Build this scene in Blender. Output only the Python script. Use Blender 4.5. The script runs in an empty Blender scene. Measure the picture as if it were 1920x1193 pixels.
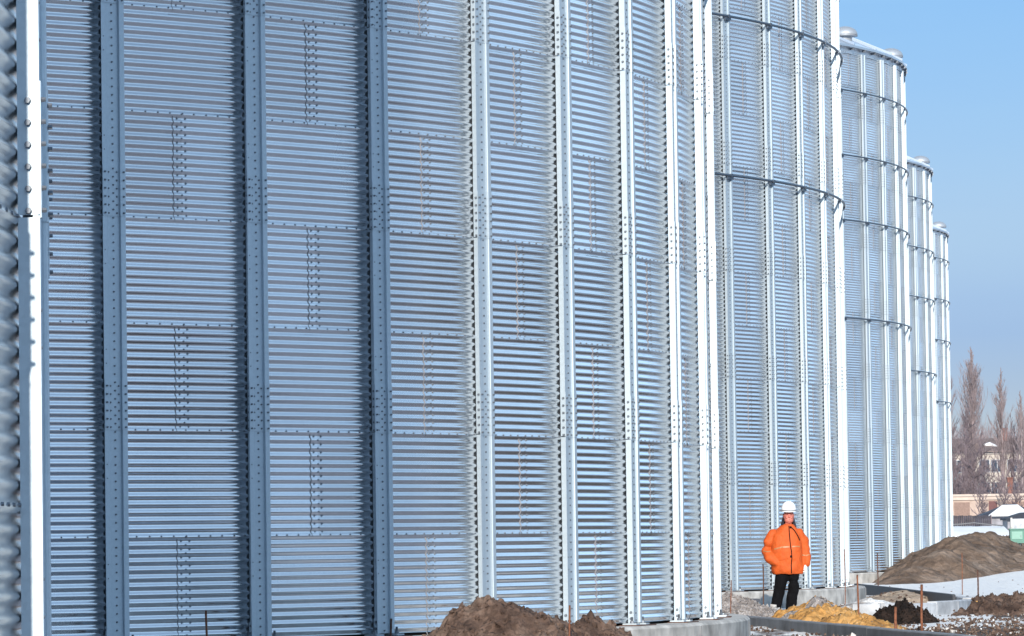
import bpy, bmesh, math, random
import numpy as np
from mathutils import Vector, Matrix, noise as mnoise

random.seed(7)
PI = math.pi
R_ = math.radians
H = 0.9                      # height of one wall sheet, metres
RC = 16.02 * H               # radius of the corrugation crests
BASE = 0.317                 # top of the ring foundations above ground
CAMZ = 1.06
NROW = 16
NPAN = 60
PITCH = H / 13.0
AMP = 0.0088 * H
PHASE = -45.38               # a stiffener sits at this normal angle, then every 6 degrees
SUN_AZ, SUN_EL = -84.7, 19.5
scene = bpy.context.scene
col = scene.collection

# ------------------------------------------------------------------ camera
F_PX, PSI, PITCHA, ROLL = 8317.8, 0.1147, 0.0524, 0.0142
fw0 = Vector((-math.sin(PSI), math.cos(PSI), 0)); rt0 = Vector((math.cos(PSI), math.sin(PSI), 0)); up0 = Vector((0, 0, 1))
fw = fw0 * math.cos(PITCHA) + up0 * math.sin(PITCHA)
upp = -fw0 * math.sin(PITCHA) + up0 * math.cos(PITCHA)
cr, sr = math.cos(ROLL), math.sin(ROLL)
RT = rt0 * cr - upp * sr
UP = rt0 * sr + upp * cr
cam = bpy.data.cameras.new('camera'); cam.sensor_width = 36; cam.lens = F_PX / 1920 * 36
cam.clip_start = 0.5; cam.clip_end = 6000
camo = bpy.data.objects.new('camera', cam); col.objects.link(camo)
m3 = Matrix((RT, UP, -fw)).transposed()
camo.matrix_world = Matrix.Translation((0, 0, CAMZ)) @ m3.to_4x4()
scene.camera = camo


def at(px, py, d):
    """world point seen at photo pixel (px, py), d metres away from the camera"""
    v = fw + RT * ((px - 960) / F_PX) - UP * ((py - 596.5) / F_PX)
    return Vector((0, 0, CAMZ)) + v * d


def hor(px):
    return 596.5 + F_PX * math.tan(PITCHA) - (px - 960) * math.tan(ROLL)


def gx(px, d):
    v = at(px, hor(px), d)
    return v.x, v.y


# ------------------------------------------------------------------ helpers
def smooth01(t):
    t = min(1.0, max(0.0, t)); return t * t * (3 - 2 * t)


class MB:
    def __init__(s): s.v = []; s.f = []; s.m = []; s.sm = []

    def quad(s, a, b, c, d, m=0, sm=False):
        n = len(s.v); s.v += [a, b, c, d]; s.f.append((n, n + 1, n + 2, n + 3)); s.m.append(m); s.sm.append(sm)

    def box(s, c, sx, sy, sz, m=0, rot=None, bev=0.0):
        c = Vector(c); pts = []
        for z in (-1, 1):
            for (x, y) in ((-1, -1), (1, -1), (1, 1), (-1, 1)):
                k = 1.0
                p = Vector((x * sx / 2, y * sy / 2, z * sz / 2))
                if rot is not None: p = rot @ p
                pts.append(c + p)
        n = len(s.v); s.v += pts
        for q in ((3, 2, 1, 0), (4, 5, 6, 7), (0, 1, 5, 4), (1, 2, 6, 5), (2, 3, 7, 6), (3, 0, 4, 7)):
            s.f.append(tuple(n + i for i in q)); s.m.append(m); s.sm.append(False)

    def tube(s, pts, rad, seg=6, m=0, cap=True, sm=True):
        pts = [Vector(p) for p in pts]; n0 = len(s.v)
        if not hasattr(rad, '__len__'): rad = [rad] * len(pts)
        for i, p in enumerate(pts):
            t = (pts[min(i + 1, len(pts) - 1)] - pts[max(i - 1, 0)])
            t = t.normalized() if t.length > 0 else Vector((0, 0, 1))
            a = t.cross(Vector((0, 0, 1)))
            if a.length < 0.05: a = t.cross(Vector((0, 1, 0)))
            a.normalize(); b = t.cross(a)
            for k in range(seg):
                w = 2 * PI * k / seg
                s.v.append(p + (a * math.cos(w) + b * math.sin(w)) * rad[i])
        for i in range(len(pts) - 1):
            for k in range(seg):
                k2 = (k + 1) % seg
                s.f.append((n0 + i * seg + k, n0 + i * seg + k2, n0 + (i + 1) * seg + k2, n0 + (i + 1) * seg + k)); s.m.append(m); s.sm.append(sm)
        if cap:
            s.f.append(tuple(n0 + k for k in range(seg))); s.m.append(m); s.sm.append(False)
            e = n0 + (len(pts) - 1) * seg
            s.f.append(tuple(e + k for k in reversed(range(seg)))); s.m.append(m); s.sm.append(False)

    def loft(s, rings, m=0, cap=True, sm=True):
        n0 = len(s.v); seg = len(rings[0])
        for r in rings: s.v += [Vector(p) for p in r]
        for i in range(len(rings) - 1):
            for k in range(seg):
                k2 = (k + 1) % seg
                s.f.append((n0 + i * seg + k, n0 + i * seg + k2, n0 + (i + 1) * seg + k2, n0 + (i + 1) * seg + k)); s.m.append(m); s.sm.append(sm)
        if cap:
            s.f.append(tuple(n0 + k for k in reversed(range(seg)))); s.m.append(m); s.sm.append(sm)
            e = n0 + (len(rings) - 1) * seg
            s.f.append(tuple(e + k for k in range(seg))); s.m.append(m); s.sm.append(sm)

    def ball(s, c, rx, ry, rz, seg=14, rings=9, m=0, z0=-1.0, z1=1.0, rot=None):
        rs = []; c = Vector(c)
        for i in range(rings + 1):
            t = math.asin(z0) + (math.asin(z1) - math.asin(z0)) * i / rings
            r = max(math.cos(t), 0.004); z = math.sin(t)
            ring = []
            for k in range(seg):
                p = Vector((rx * r * math.cos(2 * PI * k / seg), ry * r * math.sin(2 * PI * k / seg), rz * z))
                if rot is not None: p = rot @ p
                ring.append(c + p)
            rs.append(ring)
        s.loft(rs, m)

    def bolt(s, c, n, r, h, m=0):
        c = Vector(c); n = Vector(n).normalized()
        a = n.cross(Vector((0, 0, 1)))
        if a.length < 0.1: a = Vector((1, 0, 0))
        a.normalize(); b = n.cross(a); n0 = len(s.v)
        for (rr, hh) in ((r, 0), (r * 0.86, h)):
            for k in range(6):
                w = PI / 3 * k
                s.v.append(c + (a * math.cos(w) + b * math.sin(w)) * rr + n * hh)
        for k in range(6):
            k2 = (k + 1) % 6
            s.f.append((n0 + k, n0 + k2, n0 + 6 + k2, n0 + 6 + k)); s.m.append(m); s.sm.append(False)
        s.f.append(tuple(n0 + 6 + k for k in range(6))); s.m.append(m); s.sm.append(False)

    def mesh(s, name, mats):
        me = bpy.data.meshes.new(name)
        me.from_pydata([tuple(v) for v in s.v], [], s.f)
        for mt in (mats if isinstance(mats, (list, tuple)) else [mats]): me.materials.append(mt)
        me.polygons.foreach_set('material_index', s.m)
        me.polygons.foreach_set('use_smooth', s.sm)
        me.update(); return me

    def build(s, name, mats, parent=None, **kw):
        return link(name, s.mesh(name, mats), parent, **kw)


def link(name, me, parent=None, label=None, cat=None, group=None, kind=None, loc=None):
    o = bpy.data.objects.new(name, me); col.objects.link(o)
    if parent: o.parent = parent
    tag(o, label, cat, group, kind)
    if loc is not None: o.location = loc
    return o


def tag(o, label=None, cat=None, group=None, kind=None):
    if label: o['label'] = label
    if cat: o['category'] = cat
    if group: o['group'] = group
    if kind: o['kind'] = kind


def thing(name, label, cat, loc=(0, 0, 0), rz=0.0, group=None):
    o = bpy.data.objects.new(name, None); o.empty_display_size = 0.3
    col.objects.link(o); o.location = loc; o.rotation_euler = (0, 0, rz)
    tag(o, label, cat, group); return o


def children(o):
    return [c for c in bpy.data.objects if c.parent == o]


def copy_tree(o, parent=None):
    c = o.copy(); col.objects.link(c)
    if parent: c.parent = parent
    for ch in children(o): copy_tree(ch, c)
    return c


def fbm(x, y, z=0.0, o=4):
    return mnoise.fractal(Vector((x, y, z)), 1.0, 2.0, o)


# ------------------------------------------------------------------ materials
def new_mat(name):
    m = bpy.data.materials.new(name); m.use_nodes = True
    nt = m.node_tree; b = nt.nodes['Principled BSDF']
    return m, nt, b


def N(nt, t, **kw):
    n = nt.nodes.new(t)
    for k, v in kw.items():
        if k.startswith('i_'):
            n.inputs[k[2:].replace('_', ' ')].default_value = v
        else: setattr(n, k, v)
    return n


def math_node(nt, op, a, b=None, c=None):
    n = nt.nodes.new('ShaderNodeMath'); n.operation = op
    for i, x in enumerate((a, b, c)):
        if x is None: continue
        if isinstance(x, (int, float)): n.inputs[i].default_value = x
        else: nt.links.new(x, n.inputs[i])
    return n.outputs[0]


def ramp(nt, fac, stops):
    r = nt.nodes.new('ShaderNodeValToRGB'); e = r.color_ramp.elements
    e[0].position, e[0].color = stops[0][0], (*stops[0][1], 1)
    e[1].position, e[1].color = stops[1][0], (*stops[1][1], 1)
    for p, c in stops[2:]:
        q = e.new(p); q.color = (*c, 1)
    nt.links.new(fac, r.inputs[0]); return r.outputs[0]


def plain(name, c, rough=0.7, metal=0.0, var=0.15, scale=8.0, bump=0.0, bscale=None, detail=6, spec=0.5):
    m, nt, b = new_mat(name)
    tc = N(nt, 'ShaderNodeTexCoord')
    no = N(nt, 'ShaderNodeTexNoise'); no.inputs['Scale'].default_value = scale; no.inputs['Detail'].default_value = detail
    nt.links.new(tc.outputs['Object'], no.inputs['Vector'])
    lo = tuple(max(0, x * (1 - var)) for x in c); hi = tuple(min(1, x * (1 + var)) for x in c)
    nt.links.new(ramp(nt, no.outputs[0], [(0.3, lo), (0.7, hi)]), b.inputs['Base Color'])
    b.inputs['Roughness'].default_value = rough; b.inputs['Metallic'].default_value = metal
    b.inputs['Specular IOR Level'].default_value = spec
    if bump:
        bn = N(nt, 'ShaderNodeTexNoise'); bn.inputs['Scale'].default_value = bscale or scale * 3; bn.inputs['Detail'].default_value = 8
        nt.links.new(tc.outputs['Object'], bn.inputs['Vector'])
        bu = N(nt, 'ShaderNodeBump'); bu.inputs['Strength'].default_value = 1.0; bu.inputs['Distance'].default_value = bump
        nt.links.new(bn.outputs[0], bu.inputs['Height']); nt.links.new(bu.outputs[0], b.inputs['Normal'])
    return m


def galvanised(name, base, rough, sheets=False, rvar=0.05, metal=0.96):
    """spangled zinc: metal with small tone and gloss changes, per rolled sheet when asked"""
    m, nt, b = new_mat(name)
    tc = N(nt, 'ShaderNodeTexCoord'); oi = N(nt, 'ShaderNodeObjectInfo')
    vo = N(nt, 'ShaderNodeTexVoronoi'); vo.inputs['Scale'].default_value = 55
    nt.links.new(tc.outputs['Object'], vo.inputs['Vector'])
    sx = N(nt, 'ShaderNodeSeparateColor'); nt.links.new(vo.outputs['Color'], sx.inputs[0])
    no = N(nt, 'ShaderNodeTexNoise'); no.inputs['Scale'].default_value = 1.3; no.inputs['Detail'].default_value = 7
    mp = N(nt, 'ShaderNodeMapping'); mp.inputs['Scale'].default_value = (1, 1, 0.35)
    nt.links.new(tc.outputs['Object'], mp.inputs['Vector']); nt.links.new(mp.outputs[0], no.inputs['Vector'])
    tone = math_node(nt, 'ADD', math_node(nt, 'MULTIPLY_ADD', sx.outputs[0], 0.05, 0.89), math_node(nt, 'MULTIPLY', no.outputs[0], 0.16))
    rg = math_node(nt, 'MULTIPLY_ADD', sx.outputs[1], rvar, rough - rvar / 2)
    if sheets:
        sp = N(nt, 'ShaderNodeSeparateXYZ'); nt.links.new(tc.outputs['Object'], sp.inputs[0])
        ang = math_node(nt, 'MULTIPLY', math_node(nt, 'ARCTAN2', sp.outputs[1], sp.outputs[0]), 180 / PI)
        row = math_node(nt, 'FLOOR', math_node(nt, 'DIVIDE', sp.outputs[2], H))
        par = math_node(nt, 'MULTIPLY', math_node(nt, 'MODULO', row, 2.0), 6.0)
        a2 = math_node(nt, 'ADD', math_node(nt, 'ADD', ang, 720 - PHASE - 3.0), par)
        pan = math_node(nt, 'FLOOR', math_node(nt, 'DIVIDE', a2, 12.0))
        cb = N(nt, 'ShaderNodeCombineXYZ'); nt.links.new(pan, cb.inputs[0]); nt.links.new(row, cb.inputs[1]); nt.links.new(oi.outputs['Random'], cb.inputs[2])
        wn = N(nt, 'ShaderNodeTexWhiteNoise'); nt.links.new(cb.outputs[0], wn.inputs['Vector'])
        tone = math_node(nt, 'MULTIPLY', tone, math_node(nt, 'MULTIPLY_ADD', wn.outputs['Value'], 0.22, 0.87))
        s2 = N(nt, 'ShaderNodeSeparateColor'); nt.links.new(wn.outputs['Color'], s2.inputs[0])
        rg = math_node(nt, 'ADD', rg, math_node(nt, 'ADD', math_node(nt, 'MULTIPLY_ADD', s2.outputs[1], 0.06, -0.03), math_node(nt, 'MULTIPLY_ADD', no.outputs[0], 0.22, -0.11)))
    mx = N(nt, 'ShaderNodeMix'); mx.data_type = 'RGBA'; mx.blend_type = 'MULTIPLY'; mx.inputs[0].default_value = 1
    mx.inputs[6].default_value = (*base, 1)
    cc = N(nt, 'ShaderNodeCombineColor')
    for i in range(3): nt.links.new(tone, cc.inputs[i])
    nt.links.new(cc.outputs[0], mx.inputs[7])
    nt.links.new(mx.outputs[2], b.inputs['Base Color'])
    nt.links.new(rg, b.inputs['Roughness'])
    b.inputs['Metallic'].default_value = metal
    if sheets:
        wv = N(nt, 'ShaderNodeTexNoise'); wv.inputs['Scale'].default_value = 1.1; wv.inputs['Detail'].default_value = 3
        nt.links.new(tc.outputs['Object'], wv.inputs['Vector'])
        bu = N(nt, 'ShaderNodeBump'); bu.inputs['Distance'].default_value = .016; bu.inputs['Strength'].default_value = 1.0
        nt.links.new(wv.outputs[0], bu.inputs['Height']); nt.links.new(bu.outputs[0], b.inputs['Normal'])
    return m


M = {}
M['sheet'] = galvanised('galvanised_sheet', (0.76, 0.775, 0.80), 0.215, sheets=True, rvar=.012)
M['rib'] = galvanised('galvanised_channel', (0.53, 0.60, 0.655), 0.68, rvar=.05, metal=.96)
M['roof'] = galvanised('galvanised_roof', (0.70, 0.73, 0.77), 0.42)
M['vent'] = galvanised('dull_zinc_hood', (0.36, 0.38, 0.41), 0.5, metal=.5)
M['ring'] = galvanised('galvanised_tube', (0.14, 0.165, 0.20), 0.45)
M['bolt'] = plain('bolt_steel', (0.15, 0.165, 0.19), 0.5, 0.6)
M['seal'] = plain('sealant', (0.21, 0.20, 0.21), 0.7, var=0.25, scale=30)
M['dark'] = plain('black_gap', (0.02, 0.022, 0.026), 0.8)
M['rust'] = plain('rust', (0.17, 0.062, 0.030), 0.85, var=0.45, scale=25, bump=0.004)
M['rust_dark'] = plain('rust_dark', (0.085, 0.040, 0.028), 0.85, var=0.4, scale=25, bump=0.004)
M['concrete'] = plain('concrete', (0.40, 0.38, 0.355), 0.9, var=0.42, scale=3.4, bump=0.01, bscale=14)
M['concrete_old'] = plain('concrete_weathered', (0.40, 0.41, 0.43), 0.9, var=0.35, scale=3.5, bump=0.012, bscale=12)
M['formwork'] = plain('concrete_dark', (0.155, 0.16, 0.17), 0.8, var=0.25, scale=3.0, bump=0.006, bscale=18)  # even dark grey concrete for the low wall and shutter joints
M['kerb_shade'] = plain('kerb_shade', (0.018, 0.020, 0.028), 0.6, var=0.4, scale=5, bump=0.01)  # near-black tone for the shaded inner face of the kerb


def earth_mat(name, c1, c2, c3, scale=3.0, bump=0.05, top=None):
    m, nt, b = new_mat(name)
    tc = N(nt, 'ShaderNodeTexCoord')
    n1 = N(nt, 'ShaderNodeTexNoise'); n1.inputs['Scale'].default_value = scale; n1.inputs['Detail'].default_value = 9; n1.inputs['Roughness'].default_value = 0.65
    n2 = N(nt, 'ShaderNodeTexVoronoi'); n2.inputs['Scale'].default_value = scale * 9
    nt.links.new(tc.outputs['Object'], n1.inputs['Vector']); nt.links.new(tc.outputs['Object'], n2.inputs['Vector'])
    c = ramp(nt, n1.outputs[0], [(0.36, c1), (0.50, c2), (0.66, c3)])
    s = N(nt, 'ShaderNodeSeparateColor'); nt.links.new(n2.outputs['Color'], s.inputs[0])
    mx = N(nt, 'ShaderNodeMix'); mx.data_type = 'RGBA'; mx.blend_type = 'MULTIPLY'; mx.inputs[0].default_value = 0.7
    nt.links.new(c, mx.inputs[6])
    cc = N(nt, 'ShaderNodeCombineColor'); v = math_node(nt, 'MULTIPLY_ADD', s.outputs[0], 0.7, 0.65)
    for i in range(3): nt.links.new(v, cc.inputs[i])
    nt.links.new(cc.outputs[0], mx.inputs[7])
    nt.links.new(mx.outputs[2], b.inputs['Base Color'])
    b.inputs['Roughness'].default_value = 0.95; b.inputs['Specular IOR Level'].default_value = 0.2
    bn = N(nt, 'ShaderNodeTexNoise'); bn.inputs['Scale'].default_value = scale * 7; bn.inputs['Detail'].default_value = 8
    nt.links.new(tc.outputs['Object'], bn.inputs['Vector'])
    bu = N(nt, 'ShaderNodeBump'); bu.inputs['Distance'].default_value = bump; bu.inputs['Strength'].default_value = 0.9
    nt.links.new(bn.outputs[0], bu.inputs['Height']); nt.links.new(bu.outputs[0], b.inputs['Normal'])
    return m


M['dirt'] = earth_mat('brown_dirt', (0.050, 0.031, 0.024), (0.105, 0.068, 0.052), (0.18, 0.128, 0.10), 2.6)
M['mound'] = earth_mat('grey_brown_earth', (0.060, 0.040, 0.029), (0.125, 0.088, 0.066), (0.205, 0.155, 0.122), 0.7, 0.12)
M['sand'] = earth_mat('ochre_sand', (0.20, 0.105, 0.038), (0.40, 0.205, 0.062), (0.48, 0.28, 0.11), 2.0, 0.04)
M['gravel'] = earth_mat('crushed_stone', (0.12, 0.105, 0.10), (0.28, 0.25, 0.24), (0.42, 0.39, 0.38), 6.0, 0.05)
M['clod'] = earth_mat('black_soil', (0.006, 0.005, 0.005), (0.016, 0.011, 0.009), (0.038, 0.024, 0.019), 4.0, 0.06)
M['tan'] = earth_mat('tan_earth', (0.20, 0.15, 0.115), (0.30, 0.235, 0.18), (0.36, 0.29, 0.23), 2.0, 0.04)
M['dirty_snow'] = earth_mat('dirty_snow', (0.26, 0.23, 0.21), (0.52, 0.51, 0.50), (0.68, 0.67, 0.66), 2.2, 0.05)

# ------------------------------------------------------------------ world and sun
w = bpy.data.worlds.new('World'); scene.world = w; w.use_nodes = True
wn = w.node_tree; bg = wn.nodes['Background']
sk = wn.nodes.new('ShaderNodeTexSky'); sk.sky_type = 'NISHITA'; sk.sun_disc = False
sk.sun_elevation = R_(SUN_EL); sk.sun_rotation = R_(90 - SUN_AZ)
sk.altitude = 0; sk.air_density = 1.0; sk.dust_density = 0.0; sk.ozone_density = 1.6
# winter haze low in the sky: the clear-sky model is tinted towards lilac blue near the horizon
wtc = wn.nodes.new('ShaderNodeTexCoord'); wsp = wn.nodes.new('ShaderNodeSeparateXYZ'); wn.links.new(wtc.outputs['Generated'], wsp.inputs[0])
wt = ramp(wn, wsp.outputs[2], [(0.0, (.095, .108, .178)), (.047, (.084, .107, .196)), (.075, (.116, .136, .202)), (.122, (.116, .155, .222)), (.22, (.58, .56, .54)), (.38, (1, .89, .75))])
wmx = wn.nodes.new('ShaderNodeMix'); wmx.data_type = 'RGBA'; wmx.blend_type = 'MULTIPLY'; wmx.inputs[0].default_value = 1
wn.links.new(sk.outputs[0], wmx.inputs[6]); wn.links.new(wt, wmx.inputs[7])
wmp = wn.nodes.new('ShaderNodeMapping'); wmp.inputs['Scale'].default_value = (4, 4, 26); wno = wn.nodes.new('ShaderNodeTexNoise'); wno.inputs['Scale'].default_value = 1.6; wno.inputs['Detail'].default_value = 5
wn.links.new(wtc.outputs['Generated'], wmp.inputs[0]); wn.links.new(wmp.outputs[0], wno.inputs['Vector'])
wv_ = math_node(wn, 'MULTIPLY_ADD', wno.outputs[0], .20, .90); wcc = wn.nodes.new('ShaderNodeCombineColor')
wn.links.new(wv_, wcc.inputs[0]); wn.links.new(math_node(wn, 'MULTIPLY_ADD', wno.outputs[0], .13, .935), wcc.inputs[1]); wcc.inputs[2].default_value = 1
wm2 = wn.nodes.new('ShaderNodeMix'); wm2.data_type = 'RGBA'; wm2.blend_type = 'MULTIPLY'; wm2.inputs[0].default_value = 1
wn.links.new(wmx.outputs[2], wm2.inputs[6]); wn.links.new(wcc.outputs[0], wm2.inputs[7])
wn.links.new(wm2.outputs[2], bg.inputs[0]); bg.inputs[1].default_value = 0.15
sun = bpy.data.lights.new('sun', 'SUN'); sun.energy = 2.0; sun.angle = R_(0.5); sun.color = (1.0, 0.93, 0.82)
so = bpy.data.objects.new('sun', sun); col.objects.link(so)
sd = Vector((math.cos(R_(SUN_EL)) * math.cos(R_(SUN_AZ)), math.cos(R_(SUN_EL)) * math.sin(R_(SUN_AZ)), math.sin(R_(SUN_EL))))
so.rotation_euler = sd.to_track_quat('Z', 'Y').to_euler()
scene.view_settings.view_transform = 'Standard'; scene.view_settings.look = 'None'
scene.cycles.sample_clamp_indirect = 0.13
scene.view_settings.exposure = 1.65; scene.view_settings.gamma = 1.0

# ------------------------------------------------------------------ silo meshes (local: z = 0 at foundation top, axis at origin)
FINE_A, FINE_B = -130.0, 34.0


def wall_mesh():
    lap0 = 0.44
    cols = []      # (angle, panel index or -1, lap flag)
    for p in range(NPAN):
        a0 = PHASE + 6 * p
        an = (a0 + 180) % 360 - 180
        fine = FINE_A - 6 <= an <= FINE_B
        fr = ([0, .15, .3, lap0], [lap0, .6, .8, 1.0]) if fine else ([0, lap0], [lap0, 1.0])
        cols.append([(a0 + 6 * t, p, 0) for t in fr[0]])
        cols.append([(a0 + 6 * t, p, 1) for t in fr[1]])
    zs = []        # per row arrays
    V = []; Fq = []; base = 0
    for j in range(NROW):
        par = (j % 2)
        z0 = j * H - (0.022 * H if j else -0.028); z1 = (j + 1) * H
        k = np.arange(0, 13 * 8 + 1) / (13 * 8.0)
        z = z0 + (z1 - z0) * k
        flare = np.clip(1 - (z - z0) / (0.10 * H), 0, 1) * 0.008 * H
        prof = RC - AMP + AMP * np.cos(2 * PI * z / PITCH) + flare
        for strip in cols:
            a = np.radians(np.array([c[0] for c in strip]))
            lap = strip[0][2] and (strip[0][1] % 2 == par)
            fade = np.array([1 - (i / (len(strip) - 1)) for i in range(len(strip))]) if lap else np.zeros(len(strip))
            r = prof[:, None] + (0.0045 * H * fade)[None, :]
            X = r * np.cos(a)[None, :]; Y = r * np.sin(a)[None, :]; Z = np.repeat(z[:, None], len(strip), 1)
            V.append(np.stack([X, Y, Z], -1).reshape(-1, 3))
            nr, nc = r.shape
            i0 = (np.arange(nr - 1)[:, None] * nc + np.arange(nc - 1)[None, :]).reshape(-1) + base
            Fq.append(np.stack([i0, i0 + 1, i0 + 1 + nc, i0 + nc], -1))
            base += nr * nc
    nsheet = sum(len(f) for f in Fq)
    mb = MB()
    for p in range(NPAN):
        a0 = PHASE + 6 * p; an = (a0 + 180) % 360 - 180
        if not (FINE_A <= an <= FINE_B - 6): continue
        for j in range(NROW + 1):
            for i in range(11):
                t = 0.075 + 0.085 * i + random.uniform(-.004, .004); a = R_(a0 + 6 * t)
                n = Vector((math.cos(a), math.sin(a), 0)); rr = RC + 0.003 * H - AMP * 0.3
                if j == 0: continue
                mb.bolt(n * rr + Vector((0, 0, j * H + 0.006 * H)), n, 0.0092 * H, 0.010 * H, 0)
            if j < NROW and p % 2 == j % 2:
                for k in range(13):
                    zc = j * H + (k + 0.5) * PITCH
                    for (dt, dz) in ((-.014, 0), (.010, .5), (.045, 0)):
                        a = R_(a0 + 6 * (0.485 + dt)); n = Vector((math.cos(a), math.sin(a), 0))
                        rr = RC - 2 * AMP * (1 - dz * 2) + 0.004 * H * 0.9 - (0.001 if dz else 0)
                        mb.bolt(n * rr + Vector((0, 0, zc + dz * PITCH)), n, 0.0085 * H, 0.009 * H, 0)
                # squeezed-out sealant along the lap edge
                pts = []; n0 = len(mb.v); nn = 13 * 4 + 1
                for k in range(nn):
                    z = j * H + H * k / (nn - 1)
                    rr = RC - AMP + AMP * math.cos(2 * PI * z / PITCH) + 0.004 * H
                    a = R_(a0 + 6 * lap0); wob = 0.010 * H * mnoise.noise(Vector((p * 3.1, j * 5.7, k * .45)))
                    t = Vector((-math.sin(a), math.cos(a), 0)); n = Vector((math.cos(a), math.sin(a), 0))
                    wd = 0.004 * H + 0.005 * H * abs(mnoise.noise(Vector((p, j * 2.3 + 9, k * .6))))
                    for (du, dr) in ((-wd, -.004 * H), (-wd * .3, .003 * H), (wd * .5, .002 * H)):
                        mb.v.append(n * (rr + dr) + t * (du + wob) + Vector((0, 0, z)))
                for k in range(nn - 1):
                    for q in range(2):
                        b0 = n0 + k * 3 + q
                        mb.f.append((b0, b0 + 1, b0 + 4, b0 + 3)); mb.m.append(1); mb.sm.append(True)
    vs = np.concatenate(V)
    me = bpy.data.meshes.new('wall')
    me.vertices.add(len(vs)); me.vertices.foreach_set('co', vs.astype(np.float32).reshape(-1))
    q = np.concatenate(Fq).astype(np.int32)
    me.loops.add(q.size); me.loops.foreach_set('vertex_index', q.reshape(-1))
    me.polygons.add(len(q)); me.polygons.foreach_set('loop_start', np.arange(len(q), dtype=np.int32) * 4)
    me.polygons.foreach_set('use_smooth', np.ones(len(q), bool))
    me.materials.append(M['sheet']); me.update(calc_edges=True)
    return me, mb.mesh('fixings', [M['bolt'], M['seal']])


def offset_profile(path, t):
    L, Rr = [], []
    n = len(path)
    for i in range(n):
        p = Vector(path[i]).to_2d() if len(path[i]) > 2 else Vector(path[i])
        def nrm(a, b):
            d = (Vector(b) - Vector(a)).normalized(); return Vector((-d.y, d.x))
        if i == 0: m = nrm(path[0], path[1]); k = 1
        elif i == n - 1: m = nrm(path[-2], path[-1]); k = 1
        else:
            a = nrm(path[i - 1], path[i]); b = nrm(path[i], path[i + 1])
            m = (a + b).normalized(); k = 1 / max(0.5, m.dot(a))
        L.append(p + m * (t / 2 * k)); Rr.append(p - m * (t / 2 * k))
    return L + Rr[::-1]


def stiffener_mesh():
    """channel standing on the corrugation, its lips folded outward; local x = tangential, y = radial out"""
    mb = MB(); t = 0.0055 * H
    def path(e):
        return [(-.126, .080 + e), (-.082 + e, .080 + e), (-.077 + e, .078 + e), (-.075 + e, .073), (-.075 + e, .050 + e),
                (.075 - e, .050 + e), (.075 - e, .073), (.077 - e, .078 + e), (.082 - e, .080 + e), (.126, .080 + e)]

    def skirt(z0, z1):      # outer legs of the section, down to the sheet
        for s in (-1, 1):
            x0, x1 = sorted((s * .0722 * H, s * .0778 * H)); yb, yt = y0 + .001 * H, y0 + .0505 * H
            p = [Vector((x, y, z)) for z in (z0, z1) for x, y in ((x0, yb), (x1, yb), (x1, yt), (x0, yt))]
            n0 = len(mb.v); mb.v.extend(p)
            for q in ((0, 1, 5, 4), (1, 2, 6, 5), (3, 0, 4, 7), (3, 2, 1, 0), (4, 5, 6, 7)):
                mb.f.append(tuple(n0 + k for k in q)); mb.m.append(0); mb.sm.append(False)
    y0 = RC + 0.001
    def ext(e, z0, z1, m=0):
        pr = offset_profile([(x * H, y * H) for x, y in path(e)], t)
        n = len(pr); n0 = len(mb.v)
        for z in (z0, z1):
            for p in pr: mb.v.append(Vector((p.x, y0 + p.y, z)))
        for k in range(n):
            k2 = (k + 1) % n
            mb.f.append((n0 + k, n0 + k2, n0 + n + k2, n0 + n + k)); mb.m.append(m); mb.sm.append(False)
        h = n // 2
        for i in range(h - 1):
            for off, fl in ((0, 1), (n, 0)):
                q = (n0 + off + i, n0 + off + i + 1, n0 + off + n - 2 - i, n0 + off + n - 1 - i)
                mb.f.append(q if fl else q[::-1]); mb.m.append(m); mb.sm.append(False)
    for j in range(0, NROW, 2):
        ext(0.0, j * H + (0.012 if j else 0.03), (j + 2) * H + 0.004); skirt(j * H + (0.012 if j else 0.03), (j + 2) * H + 0.004)
        if j:
            ext(0.0052, j * H, j * H + 0.475 * H)
            for k in range(6):
                z = j * H + (k + 0.35) * PITCH
                for x in (-.103, .103): mb.bolt((x * H, y0 + .088 * H, z), (0, 1, 0), .0098 * H, .016 * H, 1)
                for s in (-1, 1):
                    mb.bolt((s * .078 * H, y0 + .038 * H, z), (s, 0, 0), .0125 * H, .020 * H, 1)
                    mb.bolt((s * .046 * H, y0 + .058 * H, z), (0, 1, 0), .0095 * H, .010 * H, 1)
        for zz in (0.62, 0.75, 1.55, 1.68):
            mb.bolt((.103 * H, y0 + .0825 * H, (j + zz) * H), (0, 1, 0), .007 * H, .003 * H, 1)
    for k in range(NROW * 13):
        mb.bolt((-.006 * H, y0 + (.058 if (k // 13) % 2 == 0 and k >= 26 and k % 13 < 6 else .053) * H, (k + 0.5) * PITCH + .02), (0, 1, 0), .0095 * H, .010 * H, 1)
    # foot: side plates, anchor plate, two anchor bolts
    for s in (-1, 1):
        mb.box((s * .087 * H, y0 + .034 * H, .085), .010, .06 * H, .15)
        mb.box((s * .15 * H, y0 + .06 * H, .016), .11 * H, .16 * H, .016)
        mb.tube([(s * .165 * H, y0 + .075 * H, 0.0), (s * .165 * H, y0 + .075 * H, .085)], .011, 6, 1)
        mb.bolt((s * .165 * H, y0 + .075 * H, .026), (0, 0, 1), .022, .02, 1)
        for z in (.07, .13): mb.bolt((s * .092 * H, y0 + .038 * H, z), (s, 0, 0), .014, .015, 1)
    pl = MB()
    pl.box((0.0, RC + .045, .0035), .52 * H, .30 * H, .012)
    pl.box((.05, RC + .13, -.002), .44 * H, .10 * H, .010)
    return mb.mesh('stiffener', [M['rib'], M['bolt']]), pl.mesh('base_plate', [M['rust_dark']])


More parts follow.
